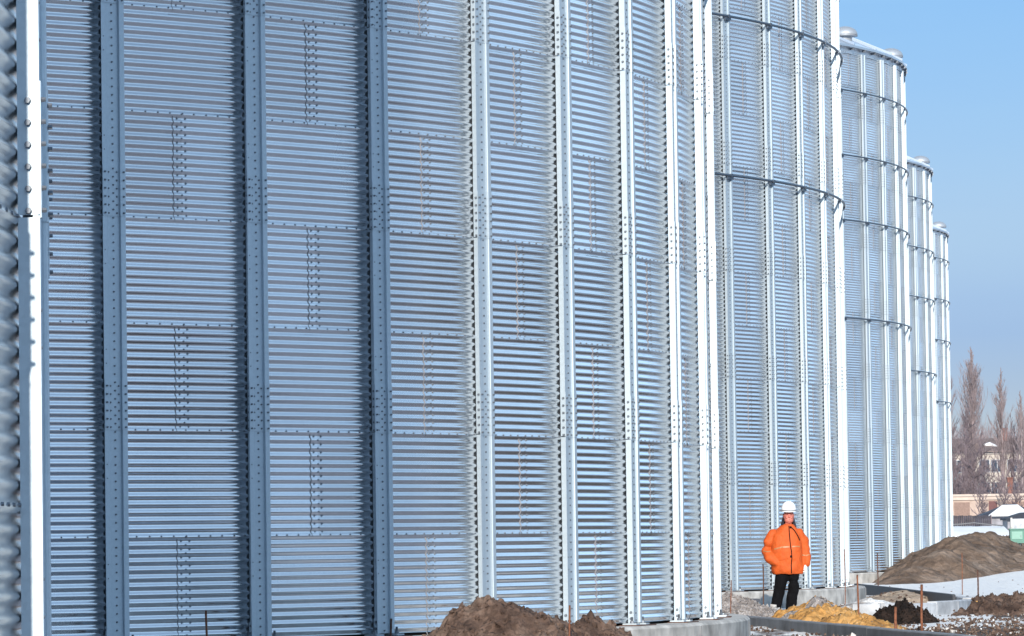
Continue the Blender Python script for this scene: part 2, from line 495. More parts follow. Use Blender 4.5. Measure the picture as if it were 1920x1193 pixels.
def ring_mesh(z):
    mb = MB(); rr = RC + 0.126 * H; seg = 240
    pts = []
    n0 = 0; ts = 8; tr = 0.026 * H
    for i in range(seg):
        a = 2 * PI * i / seg
        for k in range(ts):
            b = 2 * PI * k / ts; r = rr + tr * math.cos(b)
            mb.v.append(Vector((r * math.cos(a), r * math.sin(a), z + tr * math.sin(b))))
    for i in range(seg):
        for k in range(ts):
            i2 = (i + 1) % seg; k2 = (k + 1) % ts
            mb.f.append((i * ts + k, i2 * ts + k, i2 * ts + k2, i * ts + k2)); mb.m.append(0); mb.sm.append(True)
    for p in range(NPAN):
        a = PHASE + 6 * p; an = (a + 180) % 360 - 180
        if not FINE_A < an < FINE_B: continue
        rot = Matrix.Rotation(R_(a), 3, 'Z'); n = rot @ Vector((1, 0, 0))
        mb.box(n * (RC + .105 * H) + Vector((0, 0, z - .045 * H)), .045 * H, .20 * H, .055 * H, 0, rot)
        mb.box(n * (RC + .123 * H) + Vector((0, 0, z - .002)), .07 * H, .05 * H, .062 * H, 0, rot)
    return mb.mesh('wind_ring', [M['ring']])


def roof_mesh():
    mb = MB(); ze = NROW * H; re = RC + .16 * H; sl = math.tan(R_(24)); n = 60
    # short eave band closing the wall top, then the cone of trapezoid panels
    zt = ze + .20 * H
    def ring(r, z, k, off=0): a = R_(PHASE + 3) + 2 * PI * (k + off) / n; return Vector((r * math.cos(a), r * math.sin(a), z))
    rm = 1.2
    for k in range(n):
        mb.quad(ring(RC + .012, ze - .03 * H, k), ring(RC + .012, ze - .03 * H, k, 1), ring(RC + .012, zt, k, 1), ring(RC + .012, zt, k), 0)
        mb.quad(ring(RC + .012, zt, k), ring(RC + .012, zt, k, 1), ring(re, zt - .05 * H, k, 1), ring(re, zt - .05 * H, k), 0)
        mb.quad(ring(re, zt - .05 * H, k), ring(re, zt - .05 * H, k, 1), ring(re, zt + .02 * H, k, 1), ring(re, zt + .02 * H, k), 0)
        zc = zt + .02 * H
        mb.quad(ring(re, zc, k), ring(re, zc, k, 1), ring(rm, zc + (re - rm) * sl, k, 1), ring(rm, zc + (re - rm) * sl, k), 0)
        # standing seam
        a = ring(re, zc + .002, k); b = ring(rm, zc + (re - rm) * sl + .002, k)
        t = Vector((-a.y, a.x, 0)).normalized() * .04; u = Vector((0, 0, .07))
        mb.quad(a - t, b - t, b + u, a + u, 0); mb.quad(a + u, b + u, b + t, a + t, 0); mb.quad(a - t, a + u, a + t, a + t * .99, 0)
        # eave brackets
        for q in (0, .5):
            c = ring(RC + .09 * H, zt - .085 * H, k, q); rot = Matrix.Rotation(math.atan2(c.y, c.x), 3, 'Z')
            mb.box(c, .14 * H, .05 * H, .07 * H, 1, rot)
    # cap over the filling hole
    zc = zt + (re - rm) * sl
    mb.tube([(0, 0, zc - .1), (0, 0, zc + .45)], rm + .05, 24); mb.tube([(0, 0, zc + .45), (0, 0, zc + .75)], [rm + .12, .5], 24)
    return mb.mesh('roof', [M['roof'], M['bolt']])


def vent_mesh():
    mb = MB()
    mb.tube([(0, 0, -.20), (0, 0, .16)], .22, 16)
    rings = []
    for i in range(9):
        t = i / 8 * PI / 2; r = math.cos(t)
        rings.append([Vector((.03 + .36 * max(r, .02) * math.cos(2 * PI * k / 20), .33 * max(r, .02) * math.sin(2 * PI * k / 20), .10 + .27 * math.sin(t) ** .85)) for k in range(20)])
    mb.loft(rings)
    mb.tube([(.03, 0, .085), (.03, 0, .11)], .355, 20)
    return mb.mesh('vent', [M['vent']])


def foundation_mesh():
    mb = MB(); ri, ro = RC - .5, RC + .42 * H; n = 240; cz = .025
    prof = [(ri, 0.0), (ro - cz, 0.0), (ro, -cz), (ro + .01, -BASE - .35)]
    for i in range(n):
        for k in range(3):
            a, b = 2 * PI * i / n, 2 * PI * (i + 1) / n
            w0 = .012 * math.sin(i * 2.1) * (k > 0); w1 = .012 * math.sin((i + 1) % n * 2.1) * (k > 0)
            (r0, z0), (r1, z1) = prof[k], prof[k + 1]
            mb.quad(Vector((r0 * math.cos(a), r0 * math.sin(a), z0)), Vector((r1 * math.cos(a), r1 * math.sin(a), z1)),
                    Vector((r1 * math.cos(b), r1 * math.sin(b), z1)), Vector((r0 * math.cos(b), r0 * math.sin(b), z0)), 0, True)
    for i in range(0, n, 8):      # shutter joints
        a = 2 * PI * (i + .5) / n; rot = Matrix.Rotation(a, 3, 'Z')
        mb.box(rot @ Vector((ro + .004, 0, -.20)), .012, .012, .34, 1, rot)
    for i in range(n):            # black band under the sheet, standing in for the unlit gap
        a, b = 2 * PI * i / n, 2 * PI * (i + 1) / n; r = RC - .09
        mb.quad(Vector((r * math.cos(a), r * math.sin(a), .002)), Vector((r * math.cos(b), r * math.sin(b), .002)),
                Vector((r * math.cos(b), r * math.sin(b), .10)), Vector((r * math.cos(a), r * math.sin(a), .10)), 2)
    return mb.mesh('foundation', [M['concrete'], M['formwork'], M['dark']])


GS = 'steel grain silos in a row'
SILOS = [
    ((-19.45 * H, 13.31 * H), 'nearest steel grain silo, only a sliver of wall and one bright stiffener showing'),
    ((-19.711 * H, 52.06 * H), 'huge corrugated steel grain silo with brown dirt heaps at its foot'),
    ((-19.711 * H, 90.24 * H), 'ringed corrugated steel silo standing behind the man in the orange jacket'),
    ((-19.711 * H, 142.99 * H), 'corrugated silo with roof edge in view, behind the left toe of the earth mound'),
    ((-19.711 * H, 183.09 * H), 'slim looking distant steel silo, second from the far end of the row'),
    ((-19.711 * H, 220.79 * H), 'farthest and smallest looking steel silo at the end of the row, beside the bare trees'),
]
wall_me, fix_me = wall_mesh()
stiff_me, plate_me = stiffener_mesh()
s0 = thing('grain_silo', SILOS[1][1], 'grain silo', (*SILOS[1][0], BASE), 0, GS)
wo = link('wall', wall_me, s0); link('fixing', fix_me, wo, kind='stuff')
link('foundation', foundation_mesh(), s0)
rf = link('roof', roof_mesh(), s0)
vent_me = vent_mesh()
for k in range(15):
    a = R_(1.2 + 24 * k); r = 15.62 * H
    v = link('vent', vent_me, rf, loc=(r * math.cos(a), r * math.sin(a), NROW * H + .22 * H + (RC + .16 * H - r) * .445)); v.rotation_euler = (0, 0, a)
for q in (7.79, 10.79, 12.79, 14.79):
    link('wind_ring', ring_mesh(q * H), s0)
for p in range(NPAN):
    a = PHASE + 6 * p; an = (a + 180) % 360 - 180
    if not FINE_A < an < FINE_B: continue
    st = link('stiffener', stiff_me, s0); st.rotation_euler = (0, 0, R_(an - 90))
    link('base_plate', plate_me, st)
for i, ((x, y), lab) in enumerate(SILOS):
    if i == 1: continue
    c = copy_tree(s0); c.location = (x, y, BASE); c['label'] = lab
    if i == 0:      # turned a little against the others
        c.rotation_euler = (0, 0, R_(-2.1)); c.location = (x + .060, y + .007, BASE)
        for ch in children(c):
            if ch.name.startswith('stiffener') and 10 < math.degrees(ch.rotation_euler.z) + 90 < 17:
                for g in children(ch): bpy.data.objects.remove(g)
                bpy.data.objects.remove(ch)


# ------------------------------------------------------------------ ground
def ground_z(x, y):
    d = math.hypot(x, y)
    z = 0.0
    z += .42 * smooth01((y - 96) / 40) * smooth01((x + 3.2) / 4.0)      # snow bank by the big mound
    z += 3.4 * smooth01((d - 175) / 330) + .3 * smooth01((d - 500) / 900)
    return z


def snow_amount(x, y):
    """1 = snow, 0 = trodden mud"""
    n = fbm(x * .22 + 3.1, y * .10, 1.7, 5)
    s = .25 + n * .9
    if y > 85: s += .9 * smooth01((y - 88) / 8)
    if 44 < y < 57 and x > -3: s += .14
    if 56 < y < 62.0 and x > -2.2: s += .55 * (1 - abs(y - 58.5) / 3.5)
    if 65 < y < 86 and x > -.55: s -= .75
    if -6 < x < -.6 and 62 < y < 90: s += .45
    # yard in front of the near silos churned to mud, slush swept against the foundations
    for (cx, cy), _ in SILOS:
        q = math.hypot(x - cx, y - cy) - RC
        if q < 1.6: s += .25
        elif y < 48 and q < 12: s -= .6; break
    if x > 1.5 and y < 190: s -= .75 * smooth01((x - 1.5) / 2) * (1 - smooth01((x - 70) / 30))
    elif y < 44: s -= .5
    if x > 90 or d_far(x, y): s += .35
    return min(1, max(0, s))


def d_far(x, y): return math.hypot(x, y) > 200


def build_ground():
    xs = [-2500, -1200, -600, -300, -160, -90, -55, -35, -22, -14, -9.5] + [-7 + .22 * i for i in range(60)] + [6.6, 7.4, 8.4, 9.6, 11, 12.6, 14.5, 16.5, 19, 22, 26, 32, 50, 80, 140, 260, 500, 1000, 2500]
    ys = [-2500, -1000, -400, -150, -60, -35, -25, -16, -8, -3, 2, 6, 10, 14, 18, 22, 26, 29, 32, 34] + [36 + .45 * i for i in range(250)] + [149 + 2 * i for i in range(25)] + [205, 220, 240, 270, 310, 360, 420, 500, 600, 720, 900, 1300, 2000, 3200]
    mb = MB(); nx = len(xs)
    sn = []; sl = []
    for y in ys:
        for x in xs:
            z = ground_z(x, y); s = snow_amount(x, y)
            if 36 < y < 150 and -8 < x < 7:
                z += .055 * fbm(x * 1.1, y * .5, 0, 5) * (1.2 - .6 * s) + .02 * s
            mb.v.append(Vector((x, y, z))); sn.append(s); sl.append(max(smooth01((x - 1.5) / 1.5), smooth01((44 - y) / 4)))
    for j in range(len(ys) - 1):
        for i in range(nx - 1):
            a = j * nx + i; mb.f.append((a, a + 1, a + 1 + nx, a + nx)); mb.m.append(0); mb.sm.append(True)
    m, nt, b = new_mat('snow_and_mud')
    at_ = N(nt, 'ShaderNodeAttribute'); at_.attribute_name = 'snow'
    tc = N(nt, 'ShaderNodeTexCoord')
    n1 = N(nt, 'ShaderNodeTexNoise'); n1.inputs['Scale'].default_value = 1.3; n1.inputs['Detail'].default_value = 9; n1.inputs['Roughness'].default_value = .7
    mp = N(nt, 'ShaderNodeMapping'); mp.inputs['Scale'].default_value = (1.6, .5, 1)
    nt.links.new(tc.outputs['Object'], mp.inputs['Vector']); nt.links.new(mp.outputs[0], n1.inputs['Vector'])
    f = math_node(nt, 'ADD', at_.outputs['Fac'], math_node(nt, 'MULTIPLY_ADD', n1.outputs[0], 1.3, -.65))
    n3 = N(nt, 'ShaderNodeTexNoise'); n3.inputs['Scale'].default_value = 7.0; n3.inputs['Detail'].default_value = 6; n3.inputs['Roughness'].default_value = .75
    nt.links.new(mp.outputs[0], n3.inputs['Vector'])
    f = math_node(nt, 'ADD', f, math_node(nt, 'MULTIPLY_ADD', n3.outputs[0], .8, -.40))
    cr_ = ramp(nt, f, [(0.30, (.075, .055, .045)), (0.42, (.145, .115, .098)), (0.52, (.44, .43, .43)), (0.62, (.68, .67, .66))])
    cg_ = ramp(nt, f, [(0.30, (.215, .225, .26)), (0.45, (.31, .32, .35)), (0.60, (.52, .52, .54)), (0.7, (.62, .63, .66))])  # ground out of view, toned blue-grey for its reflection in the silo walls
    sa = N(nt, 'ShaderNodeAttribute'); sa.attribute_name = 'slush'
    gm_ = N(nt, 'ShaderNodeMix'); gm_.data_type = 'RGBA'; nt.links.new(sa.outputs['Fac'], gm_.inputs[0]); nt.links.new(cr_, gm_.inputs[6]); nt.links.new(cg_, gm_.inputs[7]); cr_ = gm_.outputs[2]
    nt.links.new(cr_, b.inputs['Base Color']); b.inputs['Roughness'].default_value = .85; b.inputs['Specular IOR Level'].default_value = .25
    bn = N(nt, 'ShaderNodeTexNoise'); bn.inputs['Scale'].default_value = 5; bn.inputs['Detail'].default_value = 8
    nt.links.new(tc.outputs['Object'], bn.inputs['Vector'])
    bu = N(nt, 'ShaderNodeBump'); bu.inputs['Distance'].default_value = .10
    nt.links.new(bn.outputs[0], bu.inputs['Height']); nt.links.new(bu.outputs[0], b.inputs['Normal'])
    me = mb.mesh('ground', [m])
    a = me.attributes.new('snow', 'FLOAT', 'POINT'); a.data.foreach_set('value', sn)
    a = me.attributes.new('slush', 'FLOAT', 'POINT'); a.data.foreach_set('value', sl)
    link('ground', me, kind='structure')


build_ground()


# ------------------------------------------------------------------ heaps of earth
def heap(name, label, cat, bumps, mat, step, amp, nscale, group=None, base=None, soft=7, stones=0, stone_mat=None, stone_r=.03, seed=0, rough=.5, squash=1.0):
    """bumps: (x, y, height, radius) cones with rounded tops; the field between them is their soft maximum plus noise"""
    cx = sum(b[0] for b in bumps) / len(bumps); cy = sum(b[1] for b in bumps) / len(bumps); gz = ground_z(cx, cy) if base is None else base
    x0 = min(b[0] - b[3] for b in bumps); x1 = max(b[0] + b[3] for b in bumps)
    y0 = min(b[1] - b[3] for b in bumps); y1 = max(b[1] + b[3] for b in bumps)

    HM = max(b[2] for b in bumps)

    def hz(x, y):
        s = 0.0
        for (bx, by, h, r) in bumps:
            d = math.hypot(x - bx, (y - by) * squash) / r
            if d < 1.15:
                k = h * (1 - math.sqrt(d * d + .012)) * 1.10
                s += math.exp(k * soft / HM) - 1 if k > 0 else 0
        if s <= 0: return -.12
        z = math.log(1 + s) / soft * HM
        e = min(1, z / (.25 * max(b[2] for b in bumps)))
        z += amp * e * (fbm(x * nscale, y * nscale, seed, 5) + rough * abs(fbm(x * nscale * 3, y * nscale * 3, seed + 7, 4)))
        return z - .03
    nx = int((x1 - x0) / step) + 2; ny = int((y1 - y0) / step) + 2
    mb = MB(); idx = {}
    hs = [[hz(x0 + i * step, y0 + j * step) for i in range(nx)] for j in range(ny)]
    def vid(i, j):
        if (i, j) not in idx:
            idx[(i, j)] = len(mb.v); mb.v.append(Vector((x0 + i * step - cx, y0 + j * step - cy, hs[j][i])))
        return idx[(i, j)]
    for j in range(ny - 1):
        for i in range(nx - 1):
            if max(hs[j][i], hs[j][i + 1], hs[j + 1][i], hs[j + 1][i + 1]) > -.06:
                mb.f.append((vid(i, j), vid(i + 1, j), vid(i + 1, j + 1), vid(i, j + 1))); mb.m.append(0); mb.sm.append(True)
    rnd = random.Random(seed + 5); k = 0; tries = 0
    while k < stones and tries < stones * 20:
        tries += 1
        x = rnd.uniform(x0, x1); y = rnd.uniform(y0, y1); z = hz(x, y)
        if z < -.01: continue
        r = stone_r * rnd.uniform(.4, 1.0) ** 1.5 * (1 if rnd.random() < .93 else 1.8)
        n0 = len(mb.v); rot = Matrix.Rotation(rnd.uniform(0, 6), 3, Vector((rnd.uniform(-1, 1), rnd.uniform(-1, 1), 1)).normalized())
        pts = [(1, 0, 0), (-1, 0, 0), (0, 1, 0), (0, -1, 0), (0, 0, 1), (0, 0, -1)]
        pv = [rot @ (Vector(p) * r * rnd.uniform(.6, 1.2)) + Vector((x - cx, y - cy, z + r * .3)) for p in pts]
        mb.v += pv
        for f in ((0, 2, 4), (2, 1, 4), (1, 3, 4), (3, 0, 4), (2, 0, 5), (1, 2, 5), (3, 1, 5), (0, 3, 5)):
            mb.f.append(tuple(n0 + q for q in f)); mb.m.append(1 if stone_mat else 0); mb.sm.append(False)
        k += 1
    return mb.build(name, [mat] + ([stone_mat] if stone_mat else []), None, label=label, cat=cat, group=group, loc=(cx, cy, gz))


def bump(px, py, d, r, gz=None):
    x, y = gx(px, d); z = at(px, py, d).z
    return (x, y, z - (ground_z(x, y) if gz is None else gz), r)


heap('dirt_heap', 'large heap of brown dirt with two humps at the foot of the big silo', 'dirt heap',
     [bump(908, 1116, 37, .98), bump(982, 1133, 36.9, .86), bump(1022, 1158, 37, .66)], M['dirt'], .018, .085, 3.4, soft=18,
     stones=700, stone_mat=M['dirt'], stone_r=.030, seed=1, rough=.9)
heap('dirt_heap', 'small low heap of brown dirt right of the rusty bar beside the bigger heap', 'dirt heap',
     [bump(1100, 1156, 38, .62), bump(1078, 1166, 37.8, .5), bump(1140, 1168, 38, .62)], M['dirt'], .018, .085, 4.0, stones=350, stone_mat=M['dirt'], stone_r=.028, seed=2, rough=.9)
heap('sand_heap', 'ochre sand heap with grey clods on top behind the low concrete wall', 'sand heap',
     [bump(1530, 1119, 59.5, .80), bump(1552, 1128, 58.5, .75), bump(1588, 1148, 57.0, .62), bump(1632, 1160, 56, .60), bump(1668, 1172, 55.2, .5), bump(1490, 1145, 60, .55)], M['sand'], .024, .10, 2.6,
     stones=350, stone_mat=M['tan'], stone_r=.018, seed=3, rough=.8)
heap('clod_heap', 'patch of grey frozen clods lying on the crest of the ochre sand heap', 'clods',
     [bump(1533, 1119, 59.2, .62), bump(1545, 1131, 58.6, .52)], M['gravel'], .022, .09, 4.5, stones=160, stone_mat=M['gravel'], stone_r=.04, seed=14)
heap('gravel_heap', 'grey crushed stone heap between the big silo and the standing man', 'gravel heap',
     [bump(1362, 1110, 64.5, .80), bump(1390, 1126, 64.5, .75), bump(1422, 1144, 64.2, .6)], M['gravel'], .03, .05, 4, stones=2600, stone_mat=M['gravel'], stone_r=.026, seed=4)
heap('snow_heap', 'low heap of dirty snow lumps at the feet of the man', 'snow heap',
     [bump(1430, 1134, 67, .45), bump(1455, 1143, 66.5, .45), bump(1495, 1143, 67.5, .40), bump(1475, 1148, 66.5, .4)], M['dirty_snow'], .028, .05, 3.4, stones=160, stone_mat=M['dirty_snow'], stone_r=.05, seed=5)
heap('soil_heap', 'lumpy black soil heap beside the tall rusty bars', 'soil heap',
     [bump(1690, 1127, 59, .45), bump(1668, 1136, 59, .42), bump(1712, 1140, 58.8, .38)], M['clod'], .020, .085, 3.6, stones=700, stone_mat=M['clod'], stone_r=.028, seed=6, rough=1.2)
heap('snow_heap', 'white snow bank between the sand heap and the round kerb wall', 'snow heap',
     [bump(1625, 1118, 69, .75), bump(1660, 1128, 67, .7), bump(1600, 1134, 66, .6), bump(1692, 1142, 64.5, .5)], M['dirty_snow'], .03, .06, 2.4, seed=7)
heap('earth_heap', 'small tan earth heap inside the round kerb wall', 'earth heap',
     [bump(1706, 1110, 80, 1.3), bump(1688, 1106, 81.5, 1.3), bump(1726, 1114, 78.8, 1.1)], M['tan'], .03, .05, 2.4, seed=8, stones=120, stone_mat=M['dirt'], stone_r=.04)
heap('mud_heap', 'low churned brown mud with clods on the right edge of the yard', 'mud heap',
     [bump(1850, 1136, 66, .6), bump(1880, 1128, 67, .6), bump(1905, 1136, 66, .6), bump(1930, 1124, 69, .7), bump(1840, 1122, 77, .7), bump(1900, 1118, 78, .9)], M['dirt'], .035, .12, 2.6,
     stones=800, stone_mat=M['dirt'], stone_r=.028, seed=9, rough=1.2)
heap('earth_mound', 'big grey brown earth mound rising in front of the farther silos', 'earth mound',
     [bump(1718, 1056, 120, 1.25, 0), bump(1754, 1028, 122, 1.9, 0), bump(1790, 1006, 125, 2.9, 0), bump(1826, 998, 128, 3.1, 0), bump(1862, 1003, 130, 3.0, 0), bump(1893, 1003, 132, 2.9, 0), bump(1935, 1012, 134, 2.8, 0), bump(1985, 1020, 136, 2.8, 0), bump(1684, 1078, 119, .75, 0)],
     M['mound'], .08, .20, .8, base=0, seed=10, stones=260, stone_mat=M['mound'], stone_r=.045, squash=.9)


# loose clods and slush lumps trodden over the whole yard: nobody could count them
rnd = random.Random(321); mb = MB(); k = 0
while k < 5200:
    y = rnd.uniform(46, 112); x = rnd.uniform(-5.2, 1.4)
    dn = fbm(x * .7, y * .25, 5.5, 3)
    if rnd.random() > .35 + 1.6 * dn: continue
    if y > 82 and rnd.random() < .985: continue
    r = rnd.uniform(.008, .030) * (1 if rnd.random() < .93 else 1.8); z = ground_z(x, y) + .03
    rot = Matrix.Rotation(rnd.uniform(0, 6), 3, Vector((rnd.uniform(-1, 1), rnd.uniform(-1, 1), 1)).normalized()); n0 = len(mb.v)
    mb.v += [rot @ (Vector(p) * r * rnd.uniform(.6, 1.2)) + Vector((x, y, z)) for p in ((1, 0, 0), (-1, 0, 0), (0, 1, 0), (0, -1, 0), (0, 0, .7), (0, 0, -.7))]
    mt = 0 if rnd.random() < .86 else 1
    for f in ((0, 2, 4), (2, 1, 4), (1, 3, 4), (3, 0, 4), (2, 0, 5), (1, 2, 5), (3, 1, 5), (0, 3, 5)):
        mb.f.append(tuple(n0 + q for q in f)); mb.m.append(mt); mb.sm.append(False)
    k += 1
mb.build('rubble', [M['dirt'], M['dirty_snow']], None, label='loose mud clods and slush lumps scattered over the yard', cat='rubble', kind='stuff')

# ------------------------------------------------------------------ low walls, kerb, slab
def wall_strip(mb, pts, th, z0, z1, m=0, bev=.012):
    """low wall with an upright rectangular section along a path of (x, y)"""
    P = [Vector(p) for p in pts]; L = []
    for i, p in enumerate(P):
        d = (P[min(i + 1, len(P) - 1)] - P[max(i - 1, 0)]).normalized(); n = Vector((-d.y, d.x))
        L.append((p + n * th / 2, p - n * th / 2, n))
    rings = []
    for a, b, n in L:
        rings.append([Vector((a.x, a.y, z0)), Vector((b.x, b.y, z0)), Vector((b.x, b.y, z1 - bev)), Vector((b.x + n.x * bev, b.y + n.y * bev, z1)), Vector((a.x - n.x * bev, a.y - n.y * bev, z1)), Vector((a.x, a.y, z1 - bev))])
    mb.loft(rings, m, True, False)


t = thing('low_wall', 'long low grey concrete wall in front of the sand heap', 'low wall', (*gx(1540, 54), 0))
ox, oy = gx(1540, 54)
A = Vector(gx(1372, 60.6)); B = Vector(gx(1702, 47.6)); dirv = (B - A).normalized(); B2 = B + dirv * 6
mb = MB(); nb = 7
for i in range(nb):
    a = A + (B2 - A) * (i / nb); b = A + (B2 - A) * ((i + 1) / nb) - dirv * .012
    wall_strip(mb, [(a.x - ox, a.y - oy), (b.x - ox, b.y - oy)], .16, -.5, .145 + .004 * (i % 2))
mb.build('wall_panel', [M['formwork']], t)

t = thing('kerb_wall', 'pale concrete kerb wall bending round a shallow pit, shade painted black along its far inner side', 'kerb wall', (*gx(1740, 72), 0))
ox, oy = gx(1740, 72)
kp = [(1598, 65.3), (1650, 65.2), (1700, 65.6), (1745, 66.4), (1785, 67.4), (1803, 68.5), (1812, 70), (1811, 71.8), (1800, 73.5), (1770, 76.5), (1735, 80.5), (1690, 86.5), (1650, 92), (1612, 97.5)]
pw = [Vector(gx(p, d)) - Vector((ox, oy)) for p, d in kp]
mb = MB()
for i in range(len(pw) - 1):
    a, b = pw[i], pw[i + 1]; d = (b - a).normalized() * .006
    wall_strip(mb, [a + d, b - d], .16, -.3, .205 + .012 * math.sin(i * 2.3), 0)
mb.build('kerb_panel', [M['concrete_old']], t)
mb = MB()  # added black strip: shade of the far inner face put into colour
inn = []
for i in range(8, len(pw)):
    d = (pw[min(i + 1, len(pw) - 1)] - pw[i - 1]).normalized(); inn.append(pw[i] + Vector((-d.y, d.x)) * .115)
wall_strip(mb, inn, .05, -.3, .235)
mb.build('shade_strip', [M['kerb_shade']], t)

mb = MB(); x, y = gx(1402, 70.5)
mb.box((0, 0, .19), .30, .34, .05); mb.box((0, 0, .09), .26, .30, .15); mb.box((0, -.172, .11), .22, .012, .05); mb.box((.1, 0, .02), .08, .34, .03); mb.box((-.1, 0, .02), .08, .34, .03)
o = mb.build('crate', [plain('dark_plastic', (.022, .028, .045), .5)], None, label='small dark blue crate half hidden behind the grey crushed stone', cat='crate', loc=(x, y, .03)); o.rotation_euler = (0, 0, .25)

# ------------------------------------------------------------------ rusty bars stuck in the ground
RB = 'rusty steel bars standing in the ground'
RODS = [   # px, top y, foot distance, lean px, radius, label, dark
    (388, 1145, 37.5, -1, .013, 'short rusty bar in front of the big silo, leftmost of all the bars', 0),
    (730, 1160, 37.5, 1, .013, 'rusty bar tip barely showing in front of the big silo, second from the left', 1),
    (1066, 1135, 36.3, 0, .011, 'short reddish rusty bar between the two brown dirt heaps', 0),
    (1368, 1088, 61.8, 1, .010, 'thin rusty bar in front of the grey crushed stone, close to the big silo edge', 0),
    (1430, 1058, 71.8, 0, .014, 'dark thin bar standing just left of the man in orange', 1),
    (1583, 1030, 72.5, 0, .010, 'tall thin reddish bar against the right edge of the ringed silo behind the man', 0),
    (1607, 1078, 57.8, 0, .016, 'brown rusty bar rising from the right slope of the ochre sand heap', 0),
    (1645, 1038, 104.0, 0, .020, 'dark bar by the toe of the earth mound in front of a distant silo', 1),
    (1677, 1138, 53.0, 0, .024, 'thick short rusty bar at the bottom edge left of the taller bar', 0),
    (1726, 1096, 53.2, 0, .021, 'thick tall rusty bar in front of the black soil heap, at the bottom edge', 0),
    (1803, 1037, 92.0, 0, .013, 'thin reddish bar standing on the snow before the earth mound', 0),
    (1832, 1069, 77.0, 0, .019, 'dark brown bar rising from the mud right of the kerb wall with a yellow base', 1),
]
for i, (px, py, d, lean, r, lab, dk) in enumerate(RODS):
    x, y = gx(px, d); z = at(px, py, d).z; gz = ground_z(x, y)
    L = z - gz + .12; r *= .78
    mb = MB(); n = int(L / .035)
    pts = []; rad = []
    for k in range(n + 1):
        u = k / n
        pts.append((lean * .01 * u + .004 * math.sin(u * 5 + i), .003 * math.sin(u * 4 + 2 * i), -.12 + L * u)); rad.append(r * (1.0 if k % 2 else .86))
    mb.tube(pts, rad, 8)
    mb.build('steel_bar', [M['rust_dark' if dk else 'rust']], None, label=lab, cat='steel bar', group=RB, loc=(x, y, gz))
x, y = gx(1832, 76.6)
mb = MB(); mb.box((0, 0, .03), .30, .12, .05); mb.box((.13, .01, .07), .09, .10, .05); mb.box((-.08, .0, .065), .14, .08, .03)
mb.build('timber_offcut', [plain('yellow_wood', (.46, .25, .07), .8, var=.3, scale=6)], None, label='yellow wooden offcut at the foot of the dark brown bar', cat='timber', loc=(x, y, 0))


# ------------------------------------------------------------------ the man
def remeshed(mb, name, mats, voxel, parent, smooth=2, wrinkle=None):
    """union of overlapping closed shells -> one continuous surface"""
    me = mb.mesh(name, mats)
    o = bpy.data.objects.new(name, me); col.objects.link(o)
    r = o.modifiers.new('remesh', 'REMESH'); r.mode = 'VOXEL'; r.voxel_size = voxel; r.use_smooth_shade = True
    if smooth:
        s = o.modifiers.new('smooth', 'SMOOTH'); s.factor = .6; s.iterations = smooth
    if wrinkle:
        tx = bpy.data.textures.new(name + '_folds', 'CLOUDS'); tx.noise_scale = wrinkle[0]; tx.noise_depth = 2
        d = o.modifiers.new('folds', 'DISPLACE'); d.texture = tx; d.strength = wrinkle[1]; d.mid_level = .5; d.texture_coords = 'LOCAL'
    dg = bpy.context.evaluated_depsgraph_get()
    ev = bpy.data.meshes.new_from_object(o.evaluated_get(dg))
    o.modifiers.clear(); o.data = ev; ev.name = name
    for p in ev.polygons: p.use_smooth = True
    if not ev.materials:
        for mt in (mats if isinstance(mats, list) else [mats]): ev.materials.append(mt)
    o.parent = parent
    return o


def limb(mb, pts, rad, seg=14):
    mb.tube(pts, rad, seg)
    for p, r in ((pts[0], rad[0]), (pts[-1], rad[-1])): mb.ball(p, r, r, r, seg, 8)
    for p, r in zip(pts[1:-1], rad[1:-1]): mb.ball(p, r * .985, r * .985, r * .985, seg, 8)


def torso_rings(spec, seg=28, pw=2.5):
    out = []
    for (z, cx, cy, rx, ry) in spec:
        ring = []
        for k in range(seg):
            a = 2 * PI * k / seg; c, s = math.cos(a), math.sin(a)
            ring.append(Vector((cx + rx * math.copysign(abs(c) ** (2 / pw), c), cy + ry * math.copysign(abs(s) ** (2 / pw), s), z)))
        out.append(ring)
    return out


def hand(mb, wrist, side, grow=0.0, curl=.35):
    """fingers point down; side = +1 thumb towards -y front and the body"""
    W = Vector(wrist); g = grow
    mb.loft([[W + Vector(((.017 + g) * math.cos(a) , (.030 + g) * math.sin(a), 0)) for a in [2 * PI * k / 12 for k in range(12)]],
             [W + Vector(((.018 + g) * math.cos(a), (.042 + g) * math.sin(a), -.045)) for a in [2 * PI * k / 12 for k in range(12)]],
             [W + Vector(((.016 + g) * math.cos(a) - side * .004, (.043 + g) * math.sin(a), -.095)) for a in [2 * PI * k / 12 for k in range(12)]]])
    for i, (oy, ln) in enumerate(((-.031, .070), (-.011, .080), (.010, .075), (.030, .058))):
        p = W + Vector((-side * .004, oy, -.088)); pts = [p]; ang = .12 + .05 * i
        for q in range(3):
            ang += curl * (1.0 + .12 * i)
            p = p + Vector((-side * math.sin(ang), (oy * .12), -math.cos(ang))) * ln * (.42, .32, .26)[q]; pts.append(p)
        limb(mb, pts, [.0100 + g, .0095 + g, .0088 + g, .0075 + g], 8)
    p0 = W + Vector((-side * .006, -.030, -.028)); limb(mb, [p0, p0 + Vector((-side * .018, -.028, -.026)), p0 + Vector((-side * .026, -.036, -.056)), p0 + Vector((-side * .030, -.034, -.080))], [.014 + g, .0125 + g, .011 + g, .009 + g], 8)


